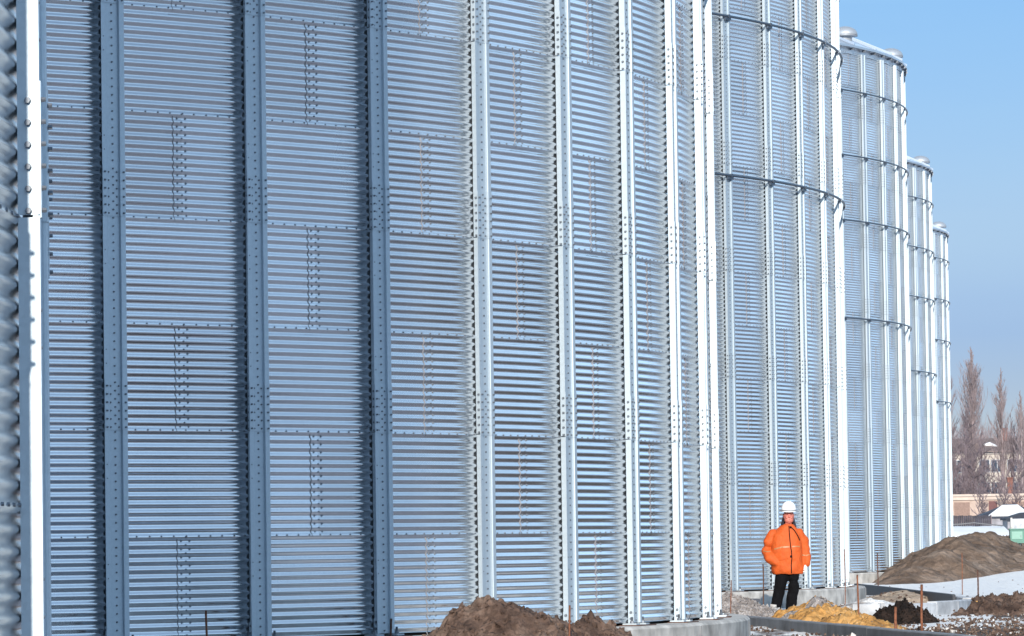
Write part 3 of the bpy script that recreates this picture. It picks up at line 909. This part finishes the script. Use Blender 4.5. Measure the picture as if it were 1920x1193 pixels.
mx_, my_ = gx(1470, 71.7)
man = thing('person', 'man in an orange work jacket, black trousers and a white helmet', 'person', (mx_, my_, ground_z(mx_, my_)), PSI)
skin = plain('skin', (.50, .155, .115), .55, var=.12, scale=18)
orange = plain('orange_cloth', (.48, .072, .004), .75, var=.10, scale=14, bump=.006, bscale=40)
black_c = plain('black_cloth', (.0035, .0035, .0045), .9, var=.3, scale=12, bump=.006, bscale=30, spec=.12)
LA = [(-.175, .0, 1.275), (-.248, .01, 1.14), (-.278, .03, 1.00), (-.228, -.08, .880), (-.140, -.125, .805)]
RA = [(.245, .0, 1.275), (.318, .01, 1.15), (.340, .015, 1.02), (.352, -.01, .91), (.350, -.03, .80)]
b = MB()
b.ball((.085, .005, 1.560), .086, .098, .118, 20, 14)
b.ball((.085, -.020, 1.492), .076, .078, .064, 18, 10)            # jaw and cheeks
b.ball((.085, -.060, 1.458), .028, .026, .022, 12, 8)             # chin
b.ball((.087, -.096, 1.545), .0145, .024, .020, 10, 8)            # nose
b.tube([(.087, -.086, 1.585), (.087, -.106, 1.548)], [.009, .013], 8)
for s in (-1, 1):
    b.ball((.085 + s * .036, -.080, 1.532), .022, .020, .020, 10, 8)    # cheek
    b.ball((.085 + s * .030, -.084, 1.592), .028, .014, .010, 10, 8)    # brow
    b.ball((.085 + s * .080, .012, 1.555), .012, .022, .034, 10, 8)     # ear
limb(b, [(.075, .01, 1.33), (.08, .005, 1.47)], [.066, .058])
b.loft(torso_rings([(.72, .055, 0, .17, .12), (.95, .05, 0, .185, .14), (1.15, .045, 0, .19, .13), (1.30, .04, 0, .19, .10), (1.39, .06, 0, .09, .07)]))
limb(b, LA, [.060, .055, .050, .045, .036]); limb(b, RA, [.060, .055, .048, .042, .034])
limb(b, [(-.02, 0, .76), (-.072, -.02, .42), (-.150, .0, .09)], [.09, .065, .048])
limb(b, [(.135, 0, .76), (.142, -.02, .42), (.090, .0, .09)], [.09, .065, .048])
for x, rz in ((-.155, .18), (.09, -.12)): b.ball((x, -.06, .045), .045, .125, .042, 14, 8)
hand(b, (.350, -.032, .80), 1)
hand(b, (-.115, -.085, .80), -1)
remeshed(b, 'body', [skin], .0065, man, 1)
j = MB()
JT = [(.615, .055, 0, .240, .165), (.68, .052, 0, .262, .190), (.80, .048, 0, .264, .204), (1.0, .045, 0, .264, .214), (1.15, .042, 0, .245, .182), (1.25, .04, 0, .232, .160), (1.32, .048, 0, .190, .132), (1.375, .062, 0, .140, .112), (1.42, .075, 0, .100, .098)]
j.loft(torso_rings(JT))
limb(j, LA, [.082, .096, .094, .086, .072]); limb(j, RA, [.080, .092, .091, .083, .070])
jk = remeshed(j, 'jacket', [orange], .012, man, 3, (.16, .040))
dgv = bpy.context.evaluated_depsgraph_get()
from mathutils.bvhtree import BVHTree
jbv = BVHTree.FromPolygons([v.co.copy() for v in jk.data.vertices], [tuple(p.vertices) for p in jk.data.polygons])


def front(x, z, lift=.004):
    h = jbv.ray_cast(Vector((x, -1.0, z)), Vector((0, 1, 0)))
    return Vector((x, (h[0].y if h[0] else -.15) - lift, z))


def ribbon(name, pts, wd, mat, parent, lift=.005):
    mb = MB()
    rings = []
    for i, (x, z) in enumerate(pts):
        a = Vector((pts[max(i - 1, 0)][0], 0, pts[max(i - 1, 0)][1])); c = Vector((pts[min(i + 1, len(pts) - 1)][0], 0, pts[min(i + 1, len(pts) - 1)][1]))
        d = (c - a).normalized(); n = Vector((-d.z, 0, d.x))
        p = front(x, z, lift)
        q0 = front(x + n.x * wd / 2, z + n.z * wd / 2, lift); q1 = front(x - n.x * wd / 2, z - n.z * wd / 2, lift)
        rings.append([q0, q1, q1 + Vector((0, .012, 0)), q0 + Vector((0, .012, 0))])
    mb.loft(rings, 0, True, False)
    return mb.build(name, [mat], parent)


def line(pts, n=24):
    out = []
    for i in range(n + 1):
        u = i / n * (len(pts) - 1); k = min(int(u), len(pts) - 2); f = u - k
        out.append((pts[k][0] * (1 - f) + pts[k + 1][0] * f, pts[k][1] * (1 - f) + pts[k + 1][1] * f))
    return out


grey_ref = plain('reflective_tape', (.36, .15, .06), .5, var=.1, scale=30)
ribbon('zip', line([(.078, 1.40), (.082, 1.25), (.092, 1.08), (.108, .98), (.112, .88), (.100, .76), (.102, .63)], 36), .016, black_c, jk)
ribbon('strap', line([(.10, 1.385), (.16, 1.33), (.215, 1.24), (.25, 1.16)], 20), .017, black_c, jk)
ribbon('reflective_band', line([(-.165, 1.025), (-.05, 1.055), (.08, 1.06)], 16), .024, grey_ref, jk)
ribbon('reflective_band', line([(.118, 1.062), (.20, 1.065), (.245, 1.06)], 12), .022, grey_ref, jk)
ribbon('reflective_band', line([(-.345, 1.00), (-.28, .985), (-.225, .99)], 10), .020, grey_ref, jk)
ribbon('reflective_band', line([(.285, .925), (.345, .915), (.41, .93)], 10), .020, grey_ref, jk)
ribbon('pocket_flap', line([(-.10, .845), (-.02, .87), (.06, .885)], 12), .018, orange, jk, .007)
mb = MB(); q = front(.098, .905, .008); mb.box(q, .032, .02, .032); mb.build('snap', [black_c], jk)
mb = MB(); q = front(.105, 1.375, .008); mb.box(q, .03, .02, .03); mb.build('buckle', [black_c], jk)
tr = MB()
limb(tr, [(-.015, 0, .74), (-.045, -.01, .58), (-.075, -.02, .42), (-.118, -.01, .24), (-.158, .0, .05)], [.125, .112, .098, .090, .088])
limb(tr, [(.130, 0, .74), (.140, -.01, .58), (.145, -.02, .42), (.118, -.01, .24), (.088, .0, .05)], [.125, .110, .098, .088, .084])
tr.ball((.06, 0, .76), .20, .15, .13, 18, 10)
remeshed(tr, 'trousers', [black_c], .012, man, 3, (.12, .03))
boot = plain('black_leather', (.014, .013, .013), .5, var=.2)
for x in (-.160, .088):
    bt = MB(); bt.ball((x, -.05, .05), .058, .155, .06, 14, 8); bt.tube([(x, .02, .0), (x, .02, .16)], .062, 12); bt.box((x, -.05, .012), .11, .29, .026)
    remeshed(bt, 'boot', [boot], .01, man, 2)
gl = MB(); hand(gl, (.350, -.032, .795), 1, .005, .30); gl.tube([(.350, -.030, .84), (.350, -.032, .785)], [.046, .044], 12)
remeshed(gl, 'glove', [plain('white_knit', (.74, .66, .60), .9, var=.12, scale=30)], .005, man, 1)
hm = MB(); HC = Vector((.085, .0, 1.645)); rs = []
for i in range(11):
    t = i / 10 * PI / 2; r = math.cos(t) ** .8; rs.append([HC + Vector((.122 * max(r, .03) * math.cos(2 * PI * k / 28), .138 * max(r, .03) * math.sin(2 * PI * k / 28), .150 * math.sin(t))) for k in range(28)])
hm.loft(rs)
white_p = plain('helmet_plastic', (.80, .80, .80), .32, var=.02)
hel = hm.build('helmet', [white_p], man)
mb = MB()
for k in range(3):
    pts = []
    for i in range(13):
        t = -1.15 + 2.3 * i / 12; pts.append(HC + Vector(((k - 1) * .03, -.136 * math.sin(t) * .98, .150 * abs(math.cos(t)) ** .9 * .985 + .002)))
    mb.tube(pts, .009, 6)
mb.build('crest', [white_p], hel)
pk = MB(); rs = []
for i in range(15):
    a = -PI + PI * i / 14; c, s = math.cos(a), math.sin(a)
    o_ = HC + Vector((.122 * c, .140 * s + -.045 * abs(s) ** 1.5, -.012 - .010 * abs(s))); i_ = HC + Vector((.108 * c, .128 * s, .004))
    rs.append([i_, o_, o_ + Vector((0, 0, -.007)), i_ + Vector((0, 0, -.012))])
pk.loft(rs, 0, True, True); pk.build('peak', [white_p], hel)
mb = MB(); mb.tube([HC + Vector((.119 * math.cos(a), .139 * math.sin(a), .004)) for a in [2 * PI * k / 28 for k in range(29)]], .007, 6); mb.build('rim', [plain('grey_rim', (.25, .25, .26), .5)], hel)
cl = MB(); rs = []
for i, (z, rx, ry, cy) in enumerate(((1.375, .128, .122, .01), (1.41, .126, .122, .015), (1.45, .116, .118, .028), (1.50, .104, .110, .042), (1.55, .088, .094, .054), (1.60, .080, .088, .058))):
    ring = []
    for k in range(25):
        a = -PI / 2 + .40 + .26 * i + (2 * PI - .80 - .52 * i) * k / 24
        ring.append((rx, ry, cy, z, a))
    rs.append([Vector((.078 + rx * math.cos(a), cy + ry * math.sin(a), z)) for (rx, ry, cy, z, a) in ring] + [Vector((.078 + (rx - .022) * math.cos(a), cy + (ry - .022) * math.sin(a), z)) for (rx, ry, cy, z, a) in ring[::-1]])
cl.loft(rs); cl.build('hood', [plain('navy_fleece', (.018, .016, .026), .95, var=.4, scale=40, bump=.006, bscale=60)], man)
eye_m = plain('eye_dark', (.03, .022, .02), .4)
for s in (-1, 1):
    mb = MB(); mb.ball((.087 + s * .031, -.090, 1.578), .0095, .008, .0055, 10, 6); mb.build('eye', [eye_m], man)
mb = MB(); mb.tube([(.065, -.086, 1.500), (.087, -.094, 1.503), (.109, -.086, 1.500)], [.004, .0075, .004], 6); mb.build('mouth', [plain('lips', (.30, .07, .06), .6)], man)

# ------------------------------------------------------------------ far background
bark = plain('grey_bark', (.24, .19, .195), .9, var=.25, scale=.8)
bark2 = plain('dark_bark', (.165, .125, .135), .9, var=.25, scale=.8)


def bare_tree(name, label, cat, px, ytop, d, half, seed, poplar=True, limbs=120, twigs=12, group=None, bm_=bark, fork=1, low=.14):
    rnd = random.Random(seed); x, y = gx(px, d); gz = ground_z(x, y); Ht = at(px, ytop, d).z - gz
    t = thing(name, label, cat, (x, y, gz), 0, group)
    tk = MB(); crown = MB(); stems = []
    for f in range(fork):
        lx = (rnd.uniform(-1, 1) * half * .55) if fork > 1 else rnd.uniform(-.2, .2); ly = rnd.uniform(-1, 1) * half * .4 * (fork > 1)
        hh = Ht * (1 if f == 0 else rnd.uniform(.65, .95)); n = 12
        pts = [Vector((lx * (k / n) ** .7 + .10 * mnoise.noise(Vector((seed, f, k * .6))), ly * (k / n) ** .7 + .10 * mnoise.noise(Vector((seed + 4, f, k * .6))), -.3 + (hh + .3) * k / n)) for k in range(n + 1)]
        r0 = .016 * Ht / (1 + .35 * (fork - 1)); tk.tube(pts, [max(.02, r0 * (1 - k / n) ** .8) for k in range(n + 1)], 7); stems.append((pts, hh))
    def twig(p, dirv, ln, r, lev):
        q = [p]; dv = Vector(dirv)
        for k in range(3):
            dv = (dv + Vector((rnd.uniform(-.18, .18), rnd.uniform(-.18, .18), .13 if poplar else .06))).normalized(); q.append(q[-1] + dv * ln / 3)
        crown.tube(q, [r, r * .8, r * .6, r * .35], 3, 0, False)
        if lev:
            for m_ in range(twigs):
                u = rnd.uniform(.15, 1.0) * 3; k = min(int(u), 2); b_ = q[k].lerp(q[k + 1], u - k); a = rnd.uniform(0, 2 * PI)
                sp = .45 if poplar else .75
                d2 = (dv + Vector((math.cos(a) * sp, math.sin(a) * sp, .15))).normalized()
                twig(b_, d2, ln * rnd.uniform(.25, .5), r * .5, lev - 1)
    for i in range(limbs):
        pts, hh = stems[i % fork]; u = low + (1 - low) * ((i + rnd.random()) / limbs) ** .95
        k = min(int(u * 12), 11); p = pts[k].lerp(pts[k + 1], u * 12 - k); a = rnd.uniform(0, 2 * PI)
        if poplar:
            wdt = half * (.42 + .58 * smooth01(u / .38)) * (1 - smooth01((u - .55) / .55)) * rnd.uniform(.7, 1.2); ln = max(.10 * Ht * (1.1 - u), wdt * 2.6); tilt = rnd.uniform(.22, .50)
        else:
            wdt = half * math.sqrt(max(.08, 1 - (u - .45) ** 2 / .36)) * rnd.uniform(.6, 1.2); ln = max(.6, wdt * 1.15); tilt = rnd.uniform(.5, 1.1)
        ln = min(ln, (hh * 1.03 - p.z) / max(.3, math.cos(tilt)) + .4)
        twig(p, (math.sin(tilt) * math.cos(a), math.sin(tilt) * math.sin(a), math.cos(tilt)), max(.4, ln), .035 * (1.2 - u * .6) + .012, 1)
    tk.build('trunk', [bm_], t); crown.build('crown', [bm_], t)
    return t


GT = 'bare trees far behind the yard'
bare_tree('poplar_tree', 'tallest bare poplar with a full narrow crown, right of the last silo', 'tree', 1828, 656, 528, 1.6, 11, True, 200, 13, GT, low=.10)
bare_tree('poplar_tree', 'slimmer bare poplar second in height, further right of the tallest one', 'tree', 1883, 694, 532, 1.15, 12, True, 130, 12, GT, low=.12)
bare_tree('poplar_tree', 'bare poplar almost hidden behind the edge of the last silo', 'tree', 1781, 672, 536, 1.0, 13, True, 120, 14, GT)
bare_tree('poplar_tree', 'bare poplar cut by the right edge of the picture', 'tree', 1921, 738, 530, 1.1, 14, True, 90, 12, GT)
bare_tree('bare_tree', 'dense purple bare tree left of the tallest poplar', 'tree', 1804, 772, 524, 1.5, 15, False, 120, 14, GT, bark2, 3)
bare_tree('bare_tree', 'bushy low bare tree right of the tallest poplar trunk', 'tree', 1846, 812, 522, 1.3, 16, False, 90, 13, GT, bark2, 3)
bare_tree('bare_tree', 'thin bare tree before the apartment house chimney', 'tree', 1899, 776, 534, .9, 17, True, 60, 12, GT, bark2, 2)
bare_tree('bare_tree', 'spreading bare tree before the left windows of the apartment house', 'tree', 1791, 835, 515, 1.5, 18, False, 100, 13, GT, bark2, 3, .06)
bare_tree('bare_tree', 'spreading bare tree hiding the middle windows of the apartment house', 'tree', 1864, 846, 518, 1.4, 19, False, 60, 13, GT, bark2, 4, .06)
bare_tree('bare_tree', 'spreading bare tree before the right windows of the apartment house', 'tree', 1910, 836, 516, 1.4, 20, False, 60, 13, GT, bark2, 4, .06)
bare_tree('bare_tree', 'dense purple bare tree right at the foot of the tallest poplar', 'tree', 1823, 818, 512, 1.6, 21, False, 130, 14, GT, bark2, 4, .05)
GB = 'bare shrubs before the garages'
for i, (px, yt, d, hf, lab) in enumerate(((1795, 868, 440, 1.0, 'bare shrub close to the edge of the last silo'), (1818, 880, 435, 1.1, 'wide bare shrub under the tallest poplar'),
                                          (1841, 905, 420, .9, 'low bare shrub left of the dark red garage door'), (1882, 890, 425, .9, 'bare shrub right of the dark red garage door'), (1908, 905, 420, .9, 'bare shrub by the right edge before the garages'))):
    bare_tree('bare_shrub', lab, 'shrub', px, yt, d, hf, 30 + i, False, 40, 12, GB, bark2, 4, .03)
# far wood: one mass of bare crowns on the rise
rnd = random.Random(99); mb = MB()
for i in range(2600):
    if i < 700:
        px = rnd.uniform(1600, 2150); d = rnd.uniform(690, 780); x, y = gx(px, d)
    else:
        a = R_(rnd.uniform(-70, 84)); d = rnd.uniform(640, 760); x, y = d * math.cos(a), d * math.sin(a)
    gz = ground_z(x, y); hh = rnd.uniform(11, 17.5)
    p = Vector((x, y, gz)); tip = p + Vector((rnd.uniform(-.8, .8), rnd.uniform(-.8, .8), hh))
    mb.tube([p, p.lerp(tip, .5), tip], [.13, .09, .02], 3, 0, False)
    for k in range(10):
        q = p.lerp(tip, rnd.uniform(.2, .95)); a = rnd.uniform(0, 6.28)
        mb.tube([q, q + Vector((math.cos(a) * .7, math.sin(a) * .7, 1.1)), q + Vector((math.cos(a) * 1.0, math.sin(a) * 1.0, 2.4))], [.05, .04, .015], 3, 0, False)
mb.build('far_wood', [bark], None, label='far off wood of bare trees behind the apartment house', cat='wood', kind='stuff')

brick = plain('pale_plaster', (.40, .35, .30), .9, var=.18, scale=.6)
dglass = plain('window_glass', (.035, .045, .065), .15, var=.4, scale=1.2)
frame_m = plain('white_frame', (.34, .34, .35), .6)
slate = plain('brown_roof', (.135, .100, .092), .85, var=.3, scale=.7)
redb = plain('dark_brick', (.16, .07, .055), .9, var=.3, scale=3)


def facade(d, pxa, pxb, ytop, depth):
    """frame of a building whose front looks back along the camera axis: origin at the left foot"""
    x, y = gx(pxa, d); k = d / F_PX; gz = ground_z(x, y); return Vector((x, y, gz)), (pxb - pxa) * k, at(pxa, ytop, d).z - gz


o_, wd, ht = facade(560, 1700, 1990, 850, 10)
t = thing('apartment_house', 'pale plastered apartment house with rows of dark windows behind the bare trees', 'apartment house', o_, PSI)
mb = MB(); mb.box((wd / 2, 5, ht / 2 - .5), wd, 10, ht + 1); mb.build('wall', [brick], t)
mb = MB(); mb.box((wd / 2, -.06, ht - .12), wd + .3, .25, .26); mb.build('cornice', [plain('cornice', (.30, .27, .25), .9)], t)
mb = MB(); rh = 1.75
rr = [[Vector((-.5, -.6, ht)), Vector((wd + .5, -.6, ht)), Vector((wd + .5, -.6, ht + .14)), Vector((-.5, -.6, ht + .14))], [Vector((-.5, 5, ht + rh)), Vector((wd + .5, 5, ht + rh)), Vector((wd + .5, 5, ht + rh + .14)), Vector((-.5, 5, ht + rh + .14))], [Vector((-.5, 10.6, ht)), Vector((wd + .5, 10.6, ht)), Vector((wd + .5, 10.6, ht + .14)), Vector((-.5, 10.6, ht + .14))]]
mb.loft(rr, 0, True, False); roof = mb.build('roof', [slate], t)
sn_m = plain('snow', (.66, .65, .65), .8, var=.04, scale=2)
mb = MB(); mb.tube([((1850 - 1700) * .0673, 1.6, ht + .95), ((1862 - 1700) * .0673, 1.8, ht + 1.02), ((1875 - 1700) * .0673, 1.2, ht + .75)], [.12, .30, .12], 8); mb.build('snow_patch', [sn_m], roof)
mb = MB(); cx = (1895 - 1700) * .0673; mb.box((cx, 4, ht + 1.9), .55, .6, 2.2); mb.box((cx, 4, ht + 3.05), .70, .75, .14); mb.build('chimney', [redb], roof)
for st in range(3):
    zc = ht - 1.75 - 2.85 * st
    for k in range(9):
        xx = (1712 + 26.5 * k + (4 if k % 2 else 0) - 1700) * .0673
        if xx > wd - 1: continue
        f = MB()
        for (dx, dz, sx, sz) in ((-.66, 0, .09, 1.62), (.66, 0, .09, 1.62), (0, .77, 1.23, .09), (0, -.77, 1.23, .09), (.12, 0, .07, 1.45)): f.box((xx + dx, -.01, zc + dz), sx, .12, sz)
        wo_ = f.build('window', [frame_m], t)
        g = MB(); g.box((xx, .005, zc), 1.23, .05, 1.45); g.build('pane', [dglass], wo_)

o_, wd, ht = facade(430, 1740, 1990, 932, 6)
t = thing('garage_row', 'low beige garage row with a dark red door behind the shrubs', 'garage', o_, PSI)
mb = MB(); mb.box((wd / 2, 3, ht / 2 - .4), wd, 6, ht + .8); mb.build('wall', [plain('beige_plaster', (.36, .27, .225), .9, var=.22, scale=.9)], t)
mb = MB(); mb.box((wd / 2, 2.9, ht + .10), wd + .3, 6.4, .22); mb.box((wd / 2, -.10, ht - .18), wd + .2, .12, .34); mb.build('roof', [plain('pale_fascia', (.42, .34, .29), .9, var=.15, scale=1.5)], t)
k = 430 / F_PX
mb = MB(); mb.box(((1863 - 1740) * k, -.03, ht * .42), .80, .08, ht * .80); dr = mb.build('door', [plain('dark_red_paint', (.085, .022, .022), .6)], t)
mb = MB(); mb.box(((1863 - 1740) * k + .3, -.09, ht * .42), .05, .06, .12); mb.build('handle', [M['bolt']], dr)
for px in (1805, 1905, 1935):
    mb = MB(); mb.box(((px - 1740) * k, -.03, ht * .44), 1.5, .07, ht * .70); mb.build('door', [plain('brown_door', (.20, .13, .105), .8)], t)
mb = MB(); mb.box(((1899 - 1740) * k, 1.5, ht + .9), .5, .5, 1.6); mb.box(((1899 - 1740) * k, 1.5, ht + 1.75), .62, .62, .12); mb.build('chimney', [redb], t)

o_, wd, ht = facade(360, 1836, 1960, 969, 5)
k = 360 / F_PX
t = thing('shed', 'dark shed with a hipped roof half covered in bluish snow', 'shed', o_, PSI)
mb = MB(); mb.box((wd / 2, 2.5, ht / 2 - .3), wd - .4, 4.6, ht + .6); mb.build('wall', [plain('grey_boards', (.22, .21, .23), .9, var=.3, scale=2)], t)
mb = MB(); rz = 23 * k
a0, a1, a2, a3 = Vector((0, 0, ht)), Vector((wd, 0, ht)), Vector((wd, 5, ht)), Vector((0, 5, ht)); r0, r1 = Vector((wd * .46, 2.5, ht + rz)), Vector((wd * .62, 2.5, ht + rz))
for q in ((a0, a1, r1, r0), (a2, a3, r0, r1)): mb.quad(*q)
mb.quad(a3, a0, r0, r0 + Vector((0, .01, 0))); mb.quad(a1, a2, r1, r1 + Vector((.01, 0, 0)))
mb.box((wd / 2, 2.5, ht - .06), wd, 5, .11); rf_ = mb.build('roof', [plain('dark_slate', (.030, .036, .055), .8, var=.3, scale=1)], t)
mb = MB(); u = Vector((0, -.03, .07))
p = [a0.lerp(a1, .14), a0.lerp(a1, .80), r0.lerp(r1, .9) + (a1 - r1) * .10, r0 + (a0 - r0) * .12]
mb.loft([[q + u * .15 for q in p], [q + u for q in p]], 0, True, False); mb.build('snow_cover', [sn_m], rf_)
o2, wd2, ht2 = facade(345, 1887, 1960, 972, 4)
t = thing('shed', 'small dark gabled shed in front of the snowy hipped one', 'shed', o2, PSI)
mb = MB(); mb.box((wd2 / 2, 2, ht2 / 2 - .3), wd2 - .3, 3.6, ht2 + .6); mb.build('wall', [plain('grey_planks', (.25, .24, .26), .9, var=.3, scale=2)], t)
mb = MB()
g0 = [Vector((0, -.2, ht2)), Vector((wd2 / 2, -.2, ht2 + .45)), Vector((wd2, -.2, ht2)), Vector((wd2, -.2, ht2 - .13)), Vector((0, -.2, ht2 - .13))]
mb.loft([g0, [v + Vector((0, 4.4, 0)) for v in g0]], 0, True, False); mb.build('roof', [plain('dark_roof_felt', (.020, .024, .036), .85)], t)

o_, wd, ht = facade(335, 1740, 1862, 968, .1)
t = thing('board_fence', 'dark board fence behind the white shed roof', 'fence', o_, PSI)
mb = MB()
for i in range(int(wd / .16)): mb.box((i * .16 + .08, 0, ht / 2 - .1 + .02 * math.sin(i * 1.7)), .145, .03, ht + .2)
mb.build('board_panel', [plain('dark_wood', (.040, .036, .046), .9, var=.4, scale=3)], t)
mb = MB()
for i in range(int(wd / 2.4) + 1): mb.box((i * 2.4, .08, ht / 2 - .1), .1, .1, ht + .3)
mb.build('post', [bark2], t)

o_, wd, ht = facade(228, 1730, 1896, 987, 4)
t = thing('flat_shed', 'long low shed under a thick white snow roof, behind the earth mound', 'shed', o_, PSI)
mb = MB(); mb.box((wd / 2, 2.1, ht / 2 - .45), wd - .2, 3.6, ht - .2); mb.build('wall', [plain('brown_boards', (.13, .10, .09), .9, var=.3, scale=2)], t)
mb = MB(); n = int(wd / .09); e0 = []; e1 = []
for i in range(n + 1):
    z = .022 * math.cos(i * PI); e0.append(Vector((i * .09, -.15, ht - .55 + z))); e1.append(Vector((i * .09, 4.2, ht - .05 + z)))
for i in range(n):
    mb.quad(e0[i], e0[i + 1], e1[i + 1], e1[i]); mb.quad(e0[i] - Vector((0, 0, .03)), e1[i] - Vector((0, 0, .03)), e1[i + 1] - Vector((0, 0, .03)), e0[i + 1] - Vector((0, 0, .03)))
    mb.quad(e0[i] - Vector((0, 0, .03)), e0[i + 1] - Vector((0, 0, .03)), e0[i + 1], e0[i])
rf_ = mb.build('roof', [plain('asbestos_sheet', (.06, .055, .055), .9)], t)
mb = MB(); rows = []
for j in range(5):
    row = []
    for i in range(41):
        u = i / 40; zz = .10 + .05 * fbm(u * 5, j * .7, 3) + (-.07 if j == 0 else 0) - .06 * (j == 4)
        row.append(Vector((u * wd, -.16 + 4.3 * j / 4 + (0.06 * fbm(u * 9, 8.1, 1) if j == 0 else 0), ht - .55 + .5 * j / 4 + zz)))
    rows.append(row)
for j in range(4):
    for i in range(40): mb.quad(rows[j][i], rows[j][i + 1], rows[j + 1][i + 1], rows[j + 1][i], 0, True)
dn = Vector((0, 0, -.10))
for i in range(40): mb.quad(rows[0][i] + dn, rows[0][i + 1] + dn, rows[0][i + 1], rows[0][i], 0, True)
mb.build('snow_cover', [sn_m], rf_)
mb = MB(); mb.tube([(wd * .30, 3.2, ht + .06), (wd * .52, 3.3, ht + .10), (wd * .66, 3.2, ht + .16), (wd * .74, 3.0, ht + .10), (wd * .98, 2.9, ht - .02)], .035, 6); mb.build('ridge_pipe', [plain('grey_pipe', (.13, .13, .14), .6)], rf_)

o_, wd, ht = facade(250, 1897, 1990, 973, .2)
t = thing('concrete_fence', 'pale concrete fence at the right edge above the green cabinet', 'fence', o_, PSI)
mb = MB()
for i in range(3): mb.box((i * 1.0 + .5, 0, ht / 2 - .1), .94, .12, ht + .2)
mb.build('fence_panel', [M['concrete_old']], t)
mb = MB()
for i in range(4): mb.box((i * 1.0, -.02, ht / 2 - .1), .10, .2, ht + .32)
mb.build('post', [M['concrete']], t)

x, y = gx(1907, 129.5); k = 129.5 / F_PX
t = thing('cabinet', 'green metal utility cabinet on a post beside the earth mound', 'cabinet', (x, y, .3), PSI)
zt = at(1907, 993, 129.5).z - .3; gm = plain('green_paint', (.060, .185, .145), .5, var=.12, scale=4)
mb = MB(); mb.box((0, 0, zt - .20), 27 * k, .28, .40); mb.box((0, 0, zt + .01), 30 * k, .34, .035); mb.build('case', [gm], t)
mb = MB(); mb.box((-.01, -.147, zt - .17), 20 * k, .012, .22); dr = mb.build('door', [plain('pale_green', (.17, .33, .27), .5, var=.1)], t)
mb = MB(); mb.box((.10, -.16, zt - .2), .02, .02, .06); mb.build('handle', [M['bolt']], dr)
mb = MB(); mb.tube([(.09, 0, -.4), (.09, 0, zt - .38)], .028, 8); mb.tube([(.09, 0, -.4), (.09, 0, -.1)], .04, 8); mb.build('post', [M['rib']], t)
